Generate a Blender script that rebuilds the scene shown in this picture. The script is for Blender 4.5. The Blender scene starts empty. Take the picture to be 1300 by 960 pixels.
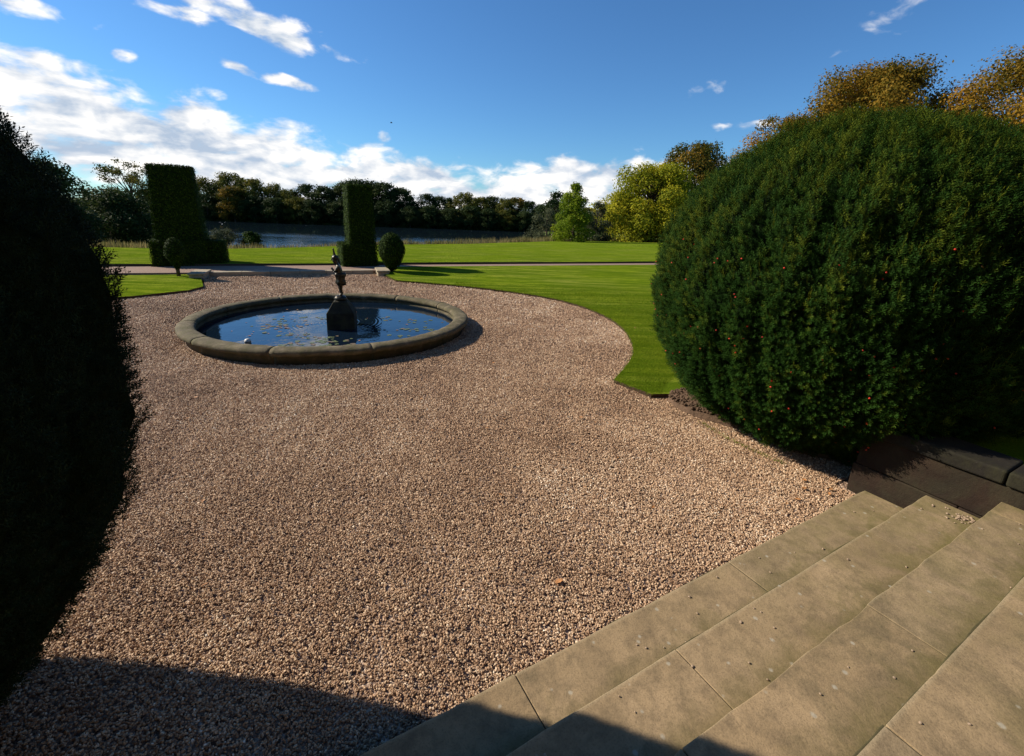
import bpy, bmesh, math, random
import numpy as np
from mathutils import Vector, Matrix, noise as mnoise

random.seed(7)
rng = np.random.default_rng(7)
SC = bpy.context.scene
COL = SC.collection
R = math.radians

# ------------------------------------------------------------------ helpers
def link(o, parent=None):
    COL.objects.link(o)
    if parent is not None:
        o.parent = parent
    return o

def tag(o, label=None, cat=None, group=None, kind=None):
    if label: o['label'] = label
    if cat: o['category'] = cat
    if group: o['group'] = group
    if kind: o['kind'] = kind
    return o

def empty(name, loc, rz=0.0):
    o = bpy.data.objects.new(name, None)
    o.location = loc
    o.rotation_euler = (0, 0, rz)
    o.empty_display_size = 0.2
    return link(o)

def mesh_np(name, V, F, mat, parent=None, tint=None, smooth=False, mats=None, midx=None):
    """V (n,3); F (m,k) all faces with the same corner count."""
    V = np.asarray(V, np.float32); F = np.asarray(F, np.int32)
    me = bpy.data.meshes.new(name)
    me.vertices.add(len(V)); me.vertices.foreach_set('co', V.ravel())
    k = F.shape[1]
    me.loops.add(F.size); me.loops.foreach_set('vertex_index', F.ravel())
    me.polygons.add(len(F))
    me.polygons.foreach_set('loop_start', np.arange(0, F.size, k, dtype=np.int32))
    me.polygons.foreach_set('loop_total', np.full(len(F), k, dtype=np.int32))
    if smooth: me.polygons.foreach_set('use_smooth', np.ones(len(F), dtype=bool))
    for m in (mats or [mat]): me.materials.append(m)
    if midx is not None: me.polygons.foreach_set('material_index', np.asarray(midx, np.int32))
    me.update(calc_edges=True)
    if tint is not None:
        a = me.attributes.new('tint', 'FLOAT', 'POINT')
        a.data.foreach_set('value', np.asarray(tint, np.float32))
    return link(bpy.data.objects.new(name, me), parent)

def obj_bm(name, bm, mat, parent=None, smooth=False):
    me = bpy.data.meshes.new(name)
    bm.to_mesh(me); bm.free()
    if smooth:
        for p in me.polygons: p.use_smooth = True
    me.materials.append(mat)
    return link(bpy.data.objects.new(name, me), parent)

def scatter(tv, tf, P, M, S, tint=None):
    """copies of a template (tv,tf) at P with 3x3 frames M and scale S -> V,F,tint"""
    tv = np.asarray(tv, np.float32); tf = np.asarray(tf)
    n, k = len(P), len(tv)
    S = np.asarray(S, np.float32)
    if S.ndim == 1: S = np.repeat(S[:, None], 3, 1)
    L = tv[None] * S[:, None, :]
    V = np.einsum('nij,nkj->nki', M.astype(np.float32), L) + P[:, None, :].astype(np.float32)
    F = tf[None] + (np.arange(n) * k)[:, None, None]
    T = None if tint is None else np.repeat(tint, k)
    return V.reshape(-1, 3), F.reshape(-1, tf.shape[1]), T

def frames(Z, spin=None):
    """orthonormal frames whose third column is Z"""
    Z = Z / np.maximum(np.linalg.norm(Z, axis=1), 1e-6)[:, None]
    A = rng.normal(size=Z.shape)
    X = A - (A * Z).sum(1)[:, None] * Z
    X /= np.maximum(np.linalg.norm(X, axis=1), 1e-6)[:, None]
    Y = np.cross(Z, X)
    return np.stack([X, Y, Z], 2)

def catmull(pts, n=8):
    out = []
    P = [np.array(p, float) for p in pts]
    for i in range(len(P) - 1):
        a = P[max(i - 1, 0)]; b = P[i]; c = P[i + 1]; d = P[min(i + 2, len(P) - 1)]
        for k in range(n):
            t = k / n
            out.append(0.5 * ((2 * b) + (c - a) * t + (2 * a - 5 * b + 4 * c - d) * t * t + (3 * b - a - 3 * c + d) * t ** 3))
    out.append(P[-1])
    return [tuple(p) for p in out]

def inside(poly, X, Y):
    poly = np.asarray(poly); res = np.zeros(X.shape, bool)
    x0, y0 = poly[:, 0], poly[:, 1]; x1, y1 = np.roll(x0, -1), np.roll(y0, -1)
    for a, b, c, d in zip(x0, y0, x1, y1):
        if b == d: continue
        m = ((b > Y) != (d > Y)) & (X < (c - a) * (Y - b) / (d - b) + a)
        res ^= m
    return res

def noise2(X, Y, f, seed=0.0, oct=3):
    """cheap value noise on arrays (-1..1)"""
    out = np.zeros(np.shape(X)); amp = 1.0; tot = 0
    for o in range(oct):
        x = np.asarray(X) * f + seed * 17.3 + o * 31.7; y = np.asarray(Y) * f + seed * 9.1 + o * 11.3
        xi = np.floor(x); yi = np.floor(y); fx = x - xi; fy = y - yi
        fx = fx * fx * (3 - 2 * fx); fy = fy * fy * (3 - 2 * fy)
        def h(a, b):
            v = np.sin(a * 127.1 + b * 311.7) * 43758.5453
            return (v - np.floor(v)) * 2 - 1
        out += amp * ((h(xi, yi) * (1 - fx) + h(xi + 1, yi) * fx) * (1 - fy) + (h(xi, yi + 1) * (1 - fx) + h(xi + 1, yi + 1) * fx) * fy)
        tot += amp; amp *= 0.5; f *= 2
    return out / tot

# ------------------------------------------------------------------ materials
class NT:
    def __init__(s, name):
        s.m = bpy.data.materials.new(name); s.m.use_nodes = True
        s.t = s.m.node_tree; s.t.nodes.clear()
        s.out = s.n('ShaderNodeOutputMaterial')
    def n(s, typ, **kw):
        nd = s.t.nodes.new(typ)
        for k, v in kw.items():
            if k.startswith('i_'):
                nd.inputs[k[2:].replace('_', ' ')].default_value = v
            else: setattr(nd, k, v)
        return nd
    def l(s, a, b): s.t.links.new(a, b)
    def coord(s, kind='Object'): return s.n('ShaderNodeTexCoord').outputs[kind]
    def noise(s, vec, scale, detail=4, rough=0.55, dist=0.0):
        nd = s.n('ShaderNodeTexNoise'); nd.inputs['Scale'].default_value = scale
        nd.inputs['Detail'].default_value = detail; nd.inputs['Roughness'].default_value = rough
        nd.inputs['Distortion'].default_value = dist
        s.l(vec, nd.inputs['Vector']); return nd.outputs['Fac']
    def ramp(s, fac, stops):
        nd = s.n('ShaderNodeValToRGB'); e = nd.color_ramp.elements
        while len(e) < len(stops): e.new(0.5)
        for el, (p, c) in zip(e, stops):
            el.position = p; el.color = (c[0], c[1], c[2], 1) if hasattr(c, '__len__') else (c, c, c, 1)
        s.l(fac, nd.inputs['Fac']); return nd.outputs['Color']
    def mix(s, fac, a, b, mode='MIX'):
        nd = s.n('ShaderNodeMix', data_type='RGBA', blend_type=mode)
        if isinstance(fac, (int, float)): nd.inputs[0].default_value = fac
        else: s.l(fac, nd.inputs[0])
        for v, i in ((a, 6), (b, 7)):
            if isinstance(v, tuple): nd.inputs[i].default_value = (*v[:3], 1)
            else: s.l(v, nd.inputs[i])
        return nd.outputs[2]
    def math(s, op, a, b=0.0, c=None):
        nd = s.n('ShaderNodeMath', operation=op)
        for i, v in enumerate((a, b) if c is None else (a, b, c)):
            if isinstance(v, (int, float)): nd.inputs[i].default_value = v
            else: s.l(v, nd.inputs[i])
        return nd.outputs[0]
    def bump(s, h, strength, dist, nrm=None):
        nd = s.n('ShaderNodeBump'); nd.inputs['Strength'].default_value = strength
        nd.inputs['Distance'].default_value = dist; s.l(h, nd.inputs['Height'])
        if nrm is not None: s.l(nrm, nd.inputs['Normal'])
        return nd.outputs[0]
    def bsdf(s, col, rough=0.8, nrm=None, spec=0.3, **kw):
        b = s.n('ShaderNodeBsdfPrincipled')
        if isinstance(col, tuple): b.inputs['Base Color'].default_value = (*col[:3], 1)
        else: s.l(col, b.inputs['Base Color'])
        if isinstance(rough, (int, float)): b.inputs['Roughness'].default_value = rough
        else: s.l(rough, b.inputs['Roughness'])
        b.inputs['Specular IOR Level'].default_value = spec
        if nrm is not None: s.l(nrm, b.inputs['Normal'])
        for k, v in kw.items(): b.inputs[k.replace('_', ' ')].default_value = v
        s.b = b
        return b.outputs[0]
    def done(s, sh): s.l(sh, s.out.inputs['Surface']); return s.m

def leaf_mat(name, c1, c2, c3, trans=0.35, rough=0.65, spec=0.07):
    """three leaf colours spread by the per-leaf 'tint' value, with light passing through the blade"""
    k = NT(name)
    a = k.n('ShaderNodeAttribute', attribute_name='tint').outputs['Fac']
    col = k.ramp(a, [(0.0, c1), (0.5, c2), (1.0, c3)])
    b = k.bsdf(col, rough, spec=spec)
    tr = k.n('ShaderNodeBsdfTranslucent'); k.l(col, tr.inputs['Color'])
    mx = k.n('ShaderNodeMixShader'); mx.inputs[0].default_value = trans
    k.l(b, mx.inputs[1]); k.l(tr.outputs[0], mx.inputs[2])
    return k.done(mx.outputs[0])

def mat_gravel():
    k = NT('gravel_bed'); v = k.coord()
    vo = k.n('ShaderNodeTexVoronoi'); vo.inputs['Scale'].default_value = 62; k.l(v, vo.inputs['Vector'])
    sep = k.n('ShaderNodeSeparateColor'); k.l(vo.outputs['Color'], sep.inputs[0])
    c = k.ramp(sep.outputs[0], [(0, (.10, .062, .045)), (.3, (.22, .14, .095)), (.6, (.31, .205, .14)), (.85, (.42, .30, .215)), (1, (.58, .47, .37))])
    big = k.noise(v, 0.9, 5, .6); big2 = k.noise(v, 6, 4, .6)
    c = k.mix(k.ramp(big, [(.35, .0), (.7, .45)]), c, (.20, .125, .085))
    c = k.mix(k.ramp(big2, [(.5, .0), (.75, .5)]), c, (.13, .09, .065))
    h = k.math('SUBTRACT', 1.0, vo.outputs['Distance'])
    n1 = k.bump(h, .9, .012)
    n2 = k.bump(big2, .8, .05, n1)
    return k.done(k.bsdf(c, .85, n2))

def mat_pebble():
    k = NT('gravel_stone')
    r = k.n('ShaderNodeAttribute', attribute_name='tint', attribute_type='INSTANCER').outputs['Fac']
    c = k.ramp(r, [(0, (.12, .068, .037)), (.20, (.26, .150, .082)), (.45, (.42, .264, .154)), (.70, (.53, .368, .228)), (.88, (.64, .485, .33)), (1, (.82, .72, .57))])
    return k.done(k.bsdf(c, .7, spec=.3))

def mat_stone(name, base, dark, light, moss=0.35, scale=1.0, mosscol=(.10, .10, .03)):
    k = NT(name); v = k.coord()
    n1 = k.noise(v, 1.7 * scale, 6, .62, .4); n2 = k.noise(v, 9 * scale, 6, .7); n3 = k.noise(v, 90 * scale, 3, .6)
    c = k.ramp(n1, [(.25, dark), (.5, base), (.75, light)])
    c = k.mix(k.ramp(n2, [(.35, .0), (.8, .55)]), c, tuple(x * .55 for x in base))
    m = k.noise(v, 2.3 * scale, 7, .68, .8)
    c = k.mix(k.ramp(m, [(.5 - .22 * moss, .0), (.75, moss * 1.6)]), c, mosscol)
    c = k.mix(k.ramp(n3, [(.3, .35), (.6, .0)]), c, tuple(x * .4 for x in base))
    sp = k.n('ShaderNodeTexVoronoi'); sp.inputs['Scale'].default_value = 34 * scale; k.l(v, sp.inputs['Vector'])
    c = k.mix(k.ramp(sp.outputs['Distance'], [(.04, .55), (.1, .0)]), c, (.07, .06, .045))
    nb = k.bump(n3, .35, .006, k.bump(n2, .5, .02))
    return k.done(k.bsdf(c, .88, nb, spec=.2))

def mat_lawn():
    k = NT('mown_turf'); v = k.coord()
    big = k.noise(v, .35, 4, .6); mid = k.noise(v, 3.0, 5, .65)
    mp = k.n('ShaderNodeMapping'); mp.inputs['Rotation'].default_value = (0, 0, R(-14)); mp.inputs['Scale'].default_value = (.35, 4.5, 1); k.l(v, mp.inputs['Vector'])
    st = k.noise(mp.outputs[0], 1.0, 3, .5)
    fine = k.noise(v, 55, 3, .7)
    c = k.ramp(mid, [(.3, (.110, .160, .008)), (.55, (.170, .220, .012)), (.75, (.245, .268, .024))])
    c = k.mix(k.ramp(big, [(.4, .0), (.7, .6)]), c, (.22, .225, .045))
    c = k.mix(k.ramp(st, [(.44, .0), (.54, .9)]), c, (.078, .125, .006))
    c = k.mix(k.ramp(fine, [(.3, .5), (.55, .0)]), c, (.05, .10, .008))
    nb = k.bump(fine, .8, .04, k.bump(mid, .5, .08))
    return k.done(k.bsdf(c, .95, nb, spec=.0))

def mat_soil(name='dark_soil', a=(.055, .035, .022), b=(.13, .08, .05)):
    k = NT(name); v = k.coord(); n = k.noise(v, 14, 7, .7); n2 = k.noise(v, 2, 4)
    c = k.mix(n2, k.ramp(n, [(.3, a), (.7, b)]), a)
    return k.done(k.bsdf(c, .95, k.bump(n, 1.0, .04), spec=.1))

def mat_path():
    k = NT('path_gravel'); v = k.coord(); n = k.noise(v, 30, 5, .8); n2 = k.noise(v, 1.2, 4)
    c = k.ramp(n, [(.3, (.13, .080, .058)), (.5, (.25, .165, .122)), (.7, (.35, .25, .19))])
    c = k.mix(k.ramp(n2, [(.4, 0.), (.7, .4)]), c, (.2, .14, .11))
    return k.done(k.bsdf(c, .9, k.bump(n, .6, .02), spec=.15))

def mat_water(name, deep, ior, bscale, bstr, stretch=(1, 1, 1), rings=None, rough=.02):
    k = NT(name); v = k.coord()
    mp = k.n('ShaderNodeMapping'); mp.inputs['Scale'].default_value = stretch; k.l(v, mp.inputs['Vector'])
    n = k.noise(mp.outputs[0], bscale, 4, .55)
    nb = k.bump(n, bstr, .05)
    if rings:
        mp2 = k.n('ShaderNodeMapping'); mp2.inputs['Location'].default_value = (-rings[0], -rings[1], 0); k.l(v, mp2.inputs['Vector'])
        w = k.n('ShaderNodeTexWave', wave_type='RINGS', rings_direction='Z'); w.inputs['Scale'].default_value = 4.0
        w.inputs['Distortion'].default_value = 1.5; w.inputs['Detail'].default_value = 2
        k.l(mp2.outputs[0], w.inputs['Vector'])
        ln = k.n('ShaderNodeVectorMath', operation='LENGTH'); k.l(mp2.outputs[0], ln.inputs[0])
        fall = k.n('ShaderNodeMapRange'); fall.inputs[1].default_value = .3; fall.inputs[2].default_value = 1.3
        fall.inputs[3].default_value = 1; fall.inputs[4].default_value = 0; k.l(ln.outputs['Value'], fall.inputs[0])
        nb = k.bump(k.math('MULTIPLY', w.outputs['Fac'], fall.outputs[0]), .12, .02, nb)
    b = k.bsdf(deep, rough, nb, spec=.5); k.b.inputs['IOR'].default_value = ior
    return k.done(b)

def mat_lake():
    k = NT('lake_water'); v = k.coord()
    mp = k.n('ShaderNodeMapping'); mp.inputs['Scale'].default_value = (1, 2.4, 1); k.l(v, mp.inputs['Vector'])
    n = k.noise(mp.outputs[0], .8, 4, .6)
    mp2 = k.n('ShaderNodeMapping'); mp2.inputs['Scale'].default_value = (.25, 1, 1); k.l(v, mp2.inputs['Vector'])
    g = k.noise(mp2.outputs[0], .035, 3, .6)          # where the wind ruffles the surface
    sep = k.n('ShaderNodeSeparateXYZ'); k.l(v, sep.inputs[0])
    near = k.n('ShaderNodeMapRange'); near.inputs[1].default_value = 122; near.inputs[2].default_value = 92; k.l(sep.outputs[1], near.inputs[0])
    ruf = k.math('MULTIPLY', near.outputs[0], k.ramp(g, [(.42, .35), (.55, 1.0)]))
    bn = k.n('ShaderNodeBump'); bn.inputs['Distance'].default_value = .12
    k.l(n, bn.inputs['Height']); k.l(k.math('MULTIPLY_ADD', ruf, .9, .008), bn.inputs['Strength'])
    k.bsdf((.008, .016, .022), k.math('MULTIPLY_ADD', ruf, .2, .01), bn.outputs[0], spec=.5); k.b.inputs['IOR'].default_value = 1.36
    return k.done(k.b.outputs[0])

def mat_simple(name, col, rough=.7, metallic=0.0, nscale=8, var=.4, bump=.3, spec=.4):
    k = NT(name); v = k.coord(); n = k.noise(v, nscale, 5, .6)
    c = k.ramp(n, [(.3, tuple(x * (1 - var) for x in col)), (.7, tuple(min(1, x * (1 + var)) for x in col))])
    b = k.bsdf(c, rough, k.bump(n, bump, .01), spec=spec); k.b.inputs['Metallic'].default_value = metallic
    return k.done(b)

M_gravel = mat_gravel(); M_pebble = mat_pebble(); M_lawn = mat_lawn(); M_soil = mat_soil(); M_path = mat_path()
M_step = mat_stone('step_sandstone', (.26, .178, .090), (.165, .118, .062), (.345, .24, .128), .40, mosscol=(.10, .092, .024))
M_joint = mat_simple('joint_dirt', (.035, .030, .014), .95, 0, 40, .4)
def worn_steps():
    k = NT('step_worn'); v = k.coord()
    n1 = k.noise(v, 2.2, 6, .62, .4); n2 = k.noise(v, 11, 6, .7); n3 = k.noise(v, 120, 3, .6); n4 = k.noise(v, 5, 5, .7, .6)
    rnd = k.n('ShaderNodeObjectInfo').outputs['Random']
    c = k.ramp(n1, [(.25, (.19, .132, .072)), (.5, (.28, .195, .106)), (.75, (.36, .252, .142))])
    c = k.mix(k.ramp(rnd, [(0, .0), (.5, .15), (1, .5)]), c, (.235, .18, .11))
    c = k.mix(k.ramp(n2, [(.45, .0), (.72, .75)]), c, (.12, .088, .052))
    n5 = k.noise(v, 1.1, 8, .75, 1.2)
    c = k.mix(k.ramp(n5, [(.52, .0), (.68, .7)]), c, (.10, .080, .045))
    # distance behind each nosing: dirt and moss gather at the back of the tread, feet keep the front clean
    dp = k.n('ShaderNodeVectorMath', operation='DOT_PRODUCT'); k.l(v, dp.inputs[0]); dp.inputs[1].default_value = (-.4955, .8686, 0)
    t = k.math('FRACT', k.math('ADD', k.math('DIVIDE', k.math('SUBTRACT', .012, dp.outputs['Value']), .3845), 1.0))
    td = k.math('ADD', t, k.math('MULTIPLY', k.math('SUBTRACT', n4, .5), 1.0))
    c = k.mix(k.ramp(td, [(.55, .0), (1.05, .75)]), c, (.095, .080, .030))
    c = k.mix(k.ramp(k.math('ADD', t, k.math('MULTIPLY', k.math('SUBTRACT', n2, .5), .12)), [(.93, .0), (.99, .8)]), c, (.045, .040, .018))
    c = k.mix(k.ramp(t, [(.0, .45), (.05, .0)]), c, (.42, .33, .20))
    # mossier towards the shaded wall end
    du = k.n('ShaderNodeVectorMath', operation='DOT_PRODUCT'); k.l(v, du.inputs[0]); du.inputs[1].default_value = (.8686, .4955, 0)
    mo = k.n('ShaderNodeMapRange'); mo.inputs[1].default_value = .2; mo.inputs[2].default_value = 3.0; k.l(du.outputs['Value'], mo.inputs[0])
    m = k.math('MULTIPLY', mo.outputs[0], k.ramp(n4, [(.40, .15), (.62, 1.0)]))
    c = k.mix(k.math('MULTIPLY', m, .48), c, (.14, .122, .038))
    c = k.mix(k.ramp(n3, [(.3, .45), (.5, .0)]), c, (.08, .06, .035))
    vo = k.n('ShaderNodeTexVoronoi'); vo.inputs['Scale'].default_value = 9; k.l(v, vo.inputs['Vector'])
    c = k.mix(k.ramp(k.math('ADD', vo.outputs['Distance'], k.math('MULTIPLY', n2, .3)), [(.20, .6), (.27, .0)]), c, (.36, .33, .26))
    return k.done(k.bsdf(c, .9, k.bump(n3, .3, .004, k.bump(n2, .45, .012)), spec=.12))
M_step = worn_steps()
M_kerb = mat_stone('kerb_stone', (.36, .30, .21), (.25, .2, .14), (.45, .38, .28), .25)
M_rim = mat_stone('rim_stone', (.125, .098, .060), (.045, .036, .024), (.27, .215, .135), .6, 2.6, (.070, .066, .020))
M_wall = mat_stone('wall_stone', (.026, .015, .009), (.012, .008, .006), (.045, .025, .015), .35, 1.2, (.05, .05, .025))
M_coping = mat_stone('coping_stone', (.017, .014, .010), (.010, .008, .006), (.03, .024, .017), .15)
M_bark = mat_simple('bark', (.09, .065, .045), .95, 0, 20, .4, 1.0, .1)
M_bronze = mat_simple('dark_bronze', (.035, .030, .020), .36, .75, 30, .5, .4, .5)
M_plinth = mat_stone('plinth_stone', (.028, .024, .017), (.014, .012, .009), (.06, .05, .032), .25, 2.5)
M_poolwater = mat_water('pool_water', (.004, .010, .020), 1.62, 2.2, .10, rings=(0, 0))
M_lake = mat_lake()
M_basin = mat_simple('basin_floor', (.03, .035, .025), .9)
M_ground = mat_soil('rough_ground', (.05, .075, .015), (.10, .13, .03))

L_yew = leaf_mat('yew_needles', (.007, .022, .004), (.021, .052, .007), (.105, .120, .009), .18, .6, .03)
L_yewshade = leaf_mat('yew_needles_shaded', (.006, .014, .004), (.011, .024, .007), (.022, .036, .009), .08, .7, .08)  # darker copy of the yew needles: left yew's shade put into the colour
L_hedge = leaf_mat('clipped_hedge', (.009, .021, .002), (.024, .050, .004), (.085, .13, .010), .06, .7, .05)
L_dark = leaf_mat('woodland_leaf_dark', (.018, .035, .010), (.035, .055, .014), (.065, .080, .020), .22)
L_olive = leaf_mat('woodland_leaf_olive', (.040, .056, .010), (.100, .104, .018), (.18, .150, .022), .30)
L_rust = leaf_mat('leaf_rust', (.028, .042, .008), (.075, .076, .012), (.26, .14, .014), .35)
L_beech = leaf_mat('leaf_beech_gold', (.055, .065, .010), (.20, .125, .014), (.38, .20, .020), .38)
L_yellow = leaf_mat('leaf_yellow', (.14, .17, .012), (.30, .29, .016), (.46, .40, .022), .42)
L_green = leaf_mat('leaf_bright_green', (.07, .12, .008), (.15, .21, .010), (.26, .30, .018), .42)
L_grey = leaf_mat('leaf_grey_green', (.04, .05, .025), (.075, .085, .040), (.12, .125, .055), .25)
L_reed = leaf_mat('reed_blades', (.07, .10, .02), (.20, .17, .06), (.32, .24, .11), .3)
L_grass = leaf_mat('grass_blades', (.080, .140, .006), (.145, .210, .008), (.24, .27, .020), .35, .8, .03)

# ------------------------------------------------------------------ terrain
def ye(x): return np.interp(x, [-120, -21, -16, -12, -9.5, -4, 4.3, 21.5, 60, 120], [22, 24.5, 26, 32, 36, 42, 55, 72, 100, 130])
def sline(x, y): return -.342 * x + .94 * y - 19.7
def zland(x, y):
    s = np.maximum(sline(x, y) - 1.3, 0)
    s = np.minimum(s, 60)
    return .15 - .035 * s
def ztop(x, y):
    """natural ground level (lawn surface beyond the path)"""
    e = ye(x)
    ze = zland(x, e)
    z = np.where(y <= e, zland(x, y), ze - .12 * (y - e))
    lake = 1 - np.clip((x - 4.5) / 6, 0, 1)
    lake = lake * (1 - np.clip((y - 170) / 5, 0, 1))
    lo = -5.6 * lake + (-3.95 + .01 * np.clip(y - 170, 0, 400)) * (1 - lake)
    return np.maximum(z, lo)

xs = np.concatenate([np.linspace(-700, -130, 12), np.linspace(-120, -32, 30), np.linspace(-30, 40, 100), np.linspace(43, 120, 25), np.linspace(150, 700, 10)])
ysg = np.concatenate([np.linspace(-300, -10, 12), np.linspace(-5, 15, 9), np.linspace(16, 100, 110), np.linspace(102, 200, 60), np.linspace(215, 1200, 18)])
GX, GY = np.meshgrid(xs, ysg)
GZ = np.where(sline(GX, GY) > 1.32, ztop(GX, GY) - .03, -.12)
nx, ny = len(xs), len(ysg)
idx = np.arange(nx * ny).reshape(ny, nx)
F = np.stack([idx[:-1, :-1], idx[:-1, 1:], idx[1:, 1:], idx[1:, :-1]], -1).reshape(-1, 4)
tag(mesh_np('ground', np.stack([GX, GY, GZ], -1).reshape(-1, 3), F, M_ground, smooth=True), kind='structure')

def slab(name, poly, z, thick, mat, side=None, zf=None, parent=None):
    """flat polygon with a downward edge"""
    bm = bmesh.new()
    vs = [bm.verts.new((x, y, zf(x, y) if zf else z)) for x, y in poly]
    f = bm.faces.new(vs); f.normal_update()
    if f.normal.z < 0: f.normal_flip()
    res = bmesh.ops.extrude_edge_only(bm, edges=list(bm.edges))
    for v in [e for e in res['geom'] if isinstance(e, bmesh.types.BMVert)]: v.co.z -= thick
    sides = [q for q in bm.faces if q is not f]
    bmesh.ops.triangulate(bm, faces=[f])
    o = obj_bm(name, bm, mat, parent)
    if side is not None:
        o.data.materials.append(side)
        for p in o.data.polygons:
            if abs(p.normal.z) < .5: p.material_index = 1
    return o

# ---- outline points (metres)
POOL = (-3.76, 9.23)
arc = catmull([(-4.05, 15.45), (-1.98, 14.92), (-0.11, 14.05), (1.14, 13.13), (1.83, 12.2), (2.34, 10.83), (2.47, 9.55), (2.33, 8.29), (2.06, 7.45), (1.58, 6.47)], 8)
lawn_edge = [(-5.25, 17.3), (-4.62, 16.4)] + arc + [(2.0, 5.95)]
# path lines: near y = ..., far
def path_near(x): return 18.62 + (x + 5.6) * .363
def path_far(x): return path_near(x) + np.interp(x, [-5.5, -3.5], [.72, .80])
lawnR = lawn_edge + [(2.4, 6.0), (2.9, 5.7), (3.3, 4.6), (3.7, 4.2), (8.5, 6.0), (16, 9), (30, 15), (60, 30), (60, path_near(60)), (-5.0, path_near(-5.0))]
gravel_poly = [(-20, -6), (-20, 3), (-14, 8), (-11.2, 10.2), (-9.8, 11.3), (-9.05, 12.35), (-9.12, 13.0), (-10.55, 15.3), (-5.3, 17.35), (-4.4, 16.3)] + \
    [(p[0] + .25, p[1] + .25) for p in arc] + [(2.4, 6.1), (3.6, 6.0), (4.1, 4.2), (3.9, 3.2), (2.5, 1.5), (1.8, -6)]
tag(slab('gravel_court', gravel_poly, 0.0, .06, M_gravel), kind='structure')

def lawn_z(x, y):
    d = float(np.clip((sline(x, y) + 5) / 6, 0, 1))
    return .075 + .05 * d
lawn = slab('near_lawn', lawnR, 0, .16, M_lawn, M_soil, lawn_z); tag(lawn, kind='structure')
lawnL = [(-9.1, 13.05), (-9.06, 12.38), (-9.75, 11.35), (-11.2, 10.25), (-14, 8.05), (-20, 3.05), (-34, 3), (-34, 9), (-12.83, 14.45), (-11.5, 14.95), (-10.68, 15.25)]
tag(slab('left_lawn', lawnL, .08, .16, M_lawn, M_soil), kind='structure')
# path strip behind the kerb, running right across the far side
px_ = [-34, -24, -16, -10, -5.6, 0, 8, 20, 40, 60]
pn = [(x, path_near(x) - (1.15 if x < -5.3 else .01)) for x in [-34, -14]] + [(-11.7, 15.15), (-10.5, 15.62), (-5.2, 17.62), (-4.9, path_near(-4.9) + .02)] + [(x, path_near(x) + .01) for x in (0, 8, 20, 40, 60)]
pf = [(x, path_far(x)) for x in reversed(px_)]
tag(slab('path', pn + pf, .105, .2, M_path), kind='structure')

# far lawn: a fine sheet following the slope, with a small soil lip along the path
n1, n2 = 150, 70
u = np.linspace(0, 1, n1); xx = -45 + 110 * u
V = []; 
for j in range(n2):
    t = (j / (n2 - 1)) ** 1.3
    y0 = path_far(xx) + .02; y1 = ye(xx) + .5
    y = y0 + (np.maximum(y1, y0 + .5) - y0) * t
    z = zland(xx, y) + .04 + .02 * noise2(xx, y, .25, 3)
    V.append(np.stack([xx, y, z], 1))
low = V[0].copy(); low[:, 2] = 0.0; low[:, 1] -= .01
V = np.array([low] + V); idx = np.arange((n2 + 1) * n1).reshape(n2 + 1, n1)
F = np.stack([idx[:-1, :-1], idx[:-1, 1:], idx[1:, 1:], idx[1:, :-1]], -1).reshape(-1, 4)
mi = np.zeros(len(F)); mi[:n1 - 1] = 1
fl = mesh_np('far_lawn', V.reshape(-1, 3), F, None, mats=[M_lawn, M_soil], midx=mi); tag(fl, kind='structure')

# soil bed under the right-hand yew
bed = []
for i in range(40):
    a = 2 * math.pi * i / 40; r = 1.02 + .80 * math.exp(-((a - 2.85) / .42) ** 2) + .15 * mnoise.noise(Vector((math.cos(a) * 2, math.sin(a) * 2, 3)))
    x, y = 3.95 + r * math.cos(a), 5.35 + r * math.sin(a)
    bed.append((x, y))
bm = bmesh.new()
bm.verts.new((3.95, 5.35, .13)); c0 = None
bm.verts.ensure_lookup_table(); c0 = bm.verts[0]
ring1 = [bm.verts.new((3.95 + (x - 3.95) * .8, 5.35 + (y - 5.35) * .8, .12 + .03 * mnoise.noise(Vector((x * 3, y * 3, 0))))) for x, y in bed]
ring2 = [bm.verts.new((x, y, .095 + .02 * mnoise.noise(Vector((x * 5, y * 5, 1))))) for x, y in bed]
ring3 = [bm.verts.new((3.95 + (x - 3.95) * 1.02, 5.35 + (y - 5.35) * 1.02, -.05)) for x, y in bed]
for i in range(40):
    j = (i + 1) % 40
    bm.faces.new((c0, ring1[i], ring1[j])); bm.faces.new((ring1[i], ring2[i], ring2[j], ring1[j])); bm.faces.new((ring2[i], ring3[i], ring3[j], ring2[j]))
soil = mat_soil('bed_soil', (.075, .048, .03), (.21, .13, .085))
tag(obj_bm('soil_bed', bm, soil, smooth=True), kind='structure')
# loose crumbs of soil on the exposed patch: part of the bed stuff
def blob_template(sub=1, seed=0, flat=.7):
    bm = bmesh.new(); bmesh.ops.create_icosphere(bm, subdivisions=sub, radius=1)
    for v in bm.verts:
        v.co *= 1 + .3 * mnoise.noise(v.co * 1.7 + Vector((seed, 0, 0))); v.co.z *= flat
    tv = np.array([v.co[:] for v in bm.verts]); tf = np.array([[v.index for v in f.verts] for f in bm.faces]); bm.free()
    return tv, tf
n = 1500
a = rng.uniform(math.pi * .80, math.pi * 1.45, n); r = rng.uniform(.7, 1.02, n) + .78 * np.exp(-((a - 2.85) / .42) ** 2)
P = np.stack([3.95 + r * np.cos(a), 5.35 + r * np.sin(a), np.full(n, .11)], 1)
tv, tf = blob_template(1, 2)
V, F, T = scatter(tv, tf, P, frames(rng.normal(size=(n, 3))), rng.uniform(.006, .028, n) ** 1.0)
o = mesh_np('soil_crumbs', V, F, soil); tag(o, 'dark crumbs of soil on the bare patch under the right yew', 'soil', kind='stuff')

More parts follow.
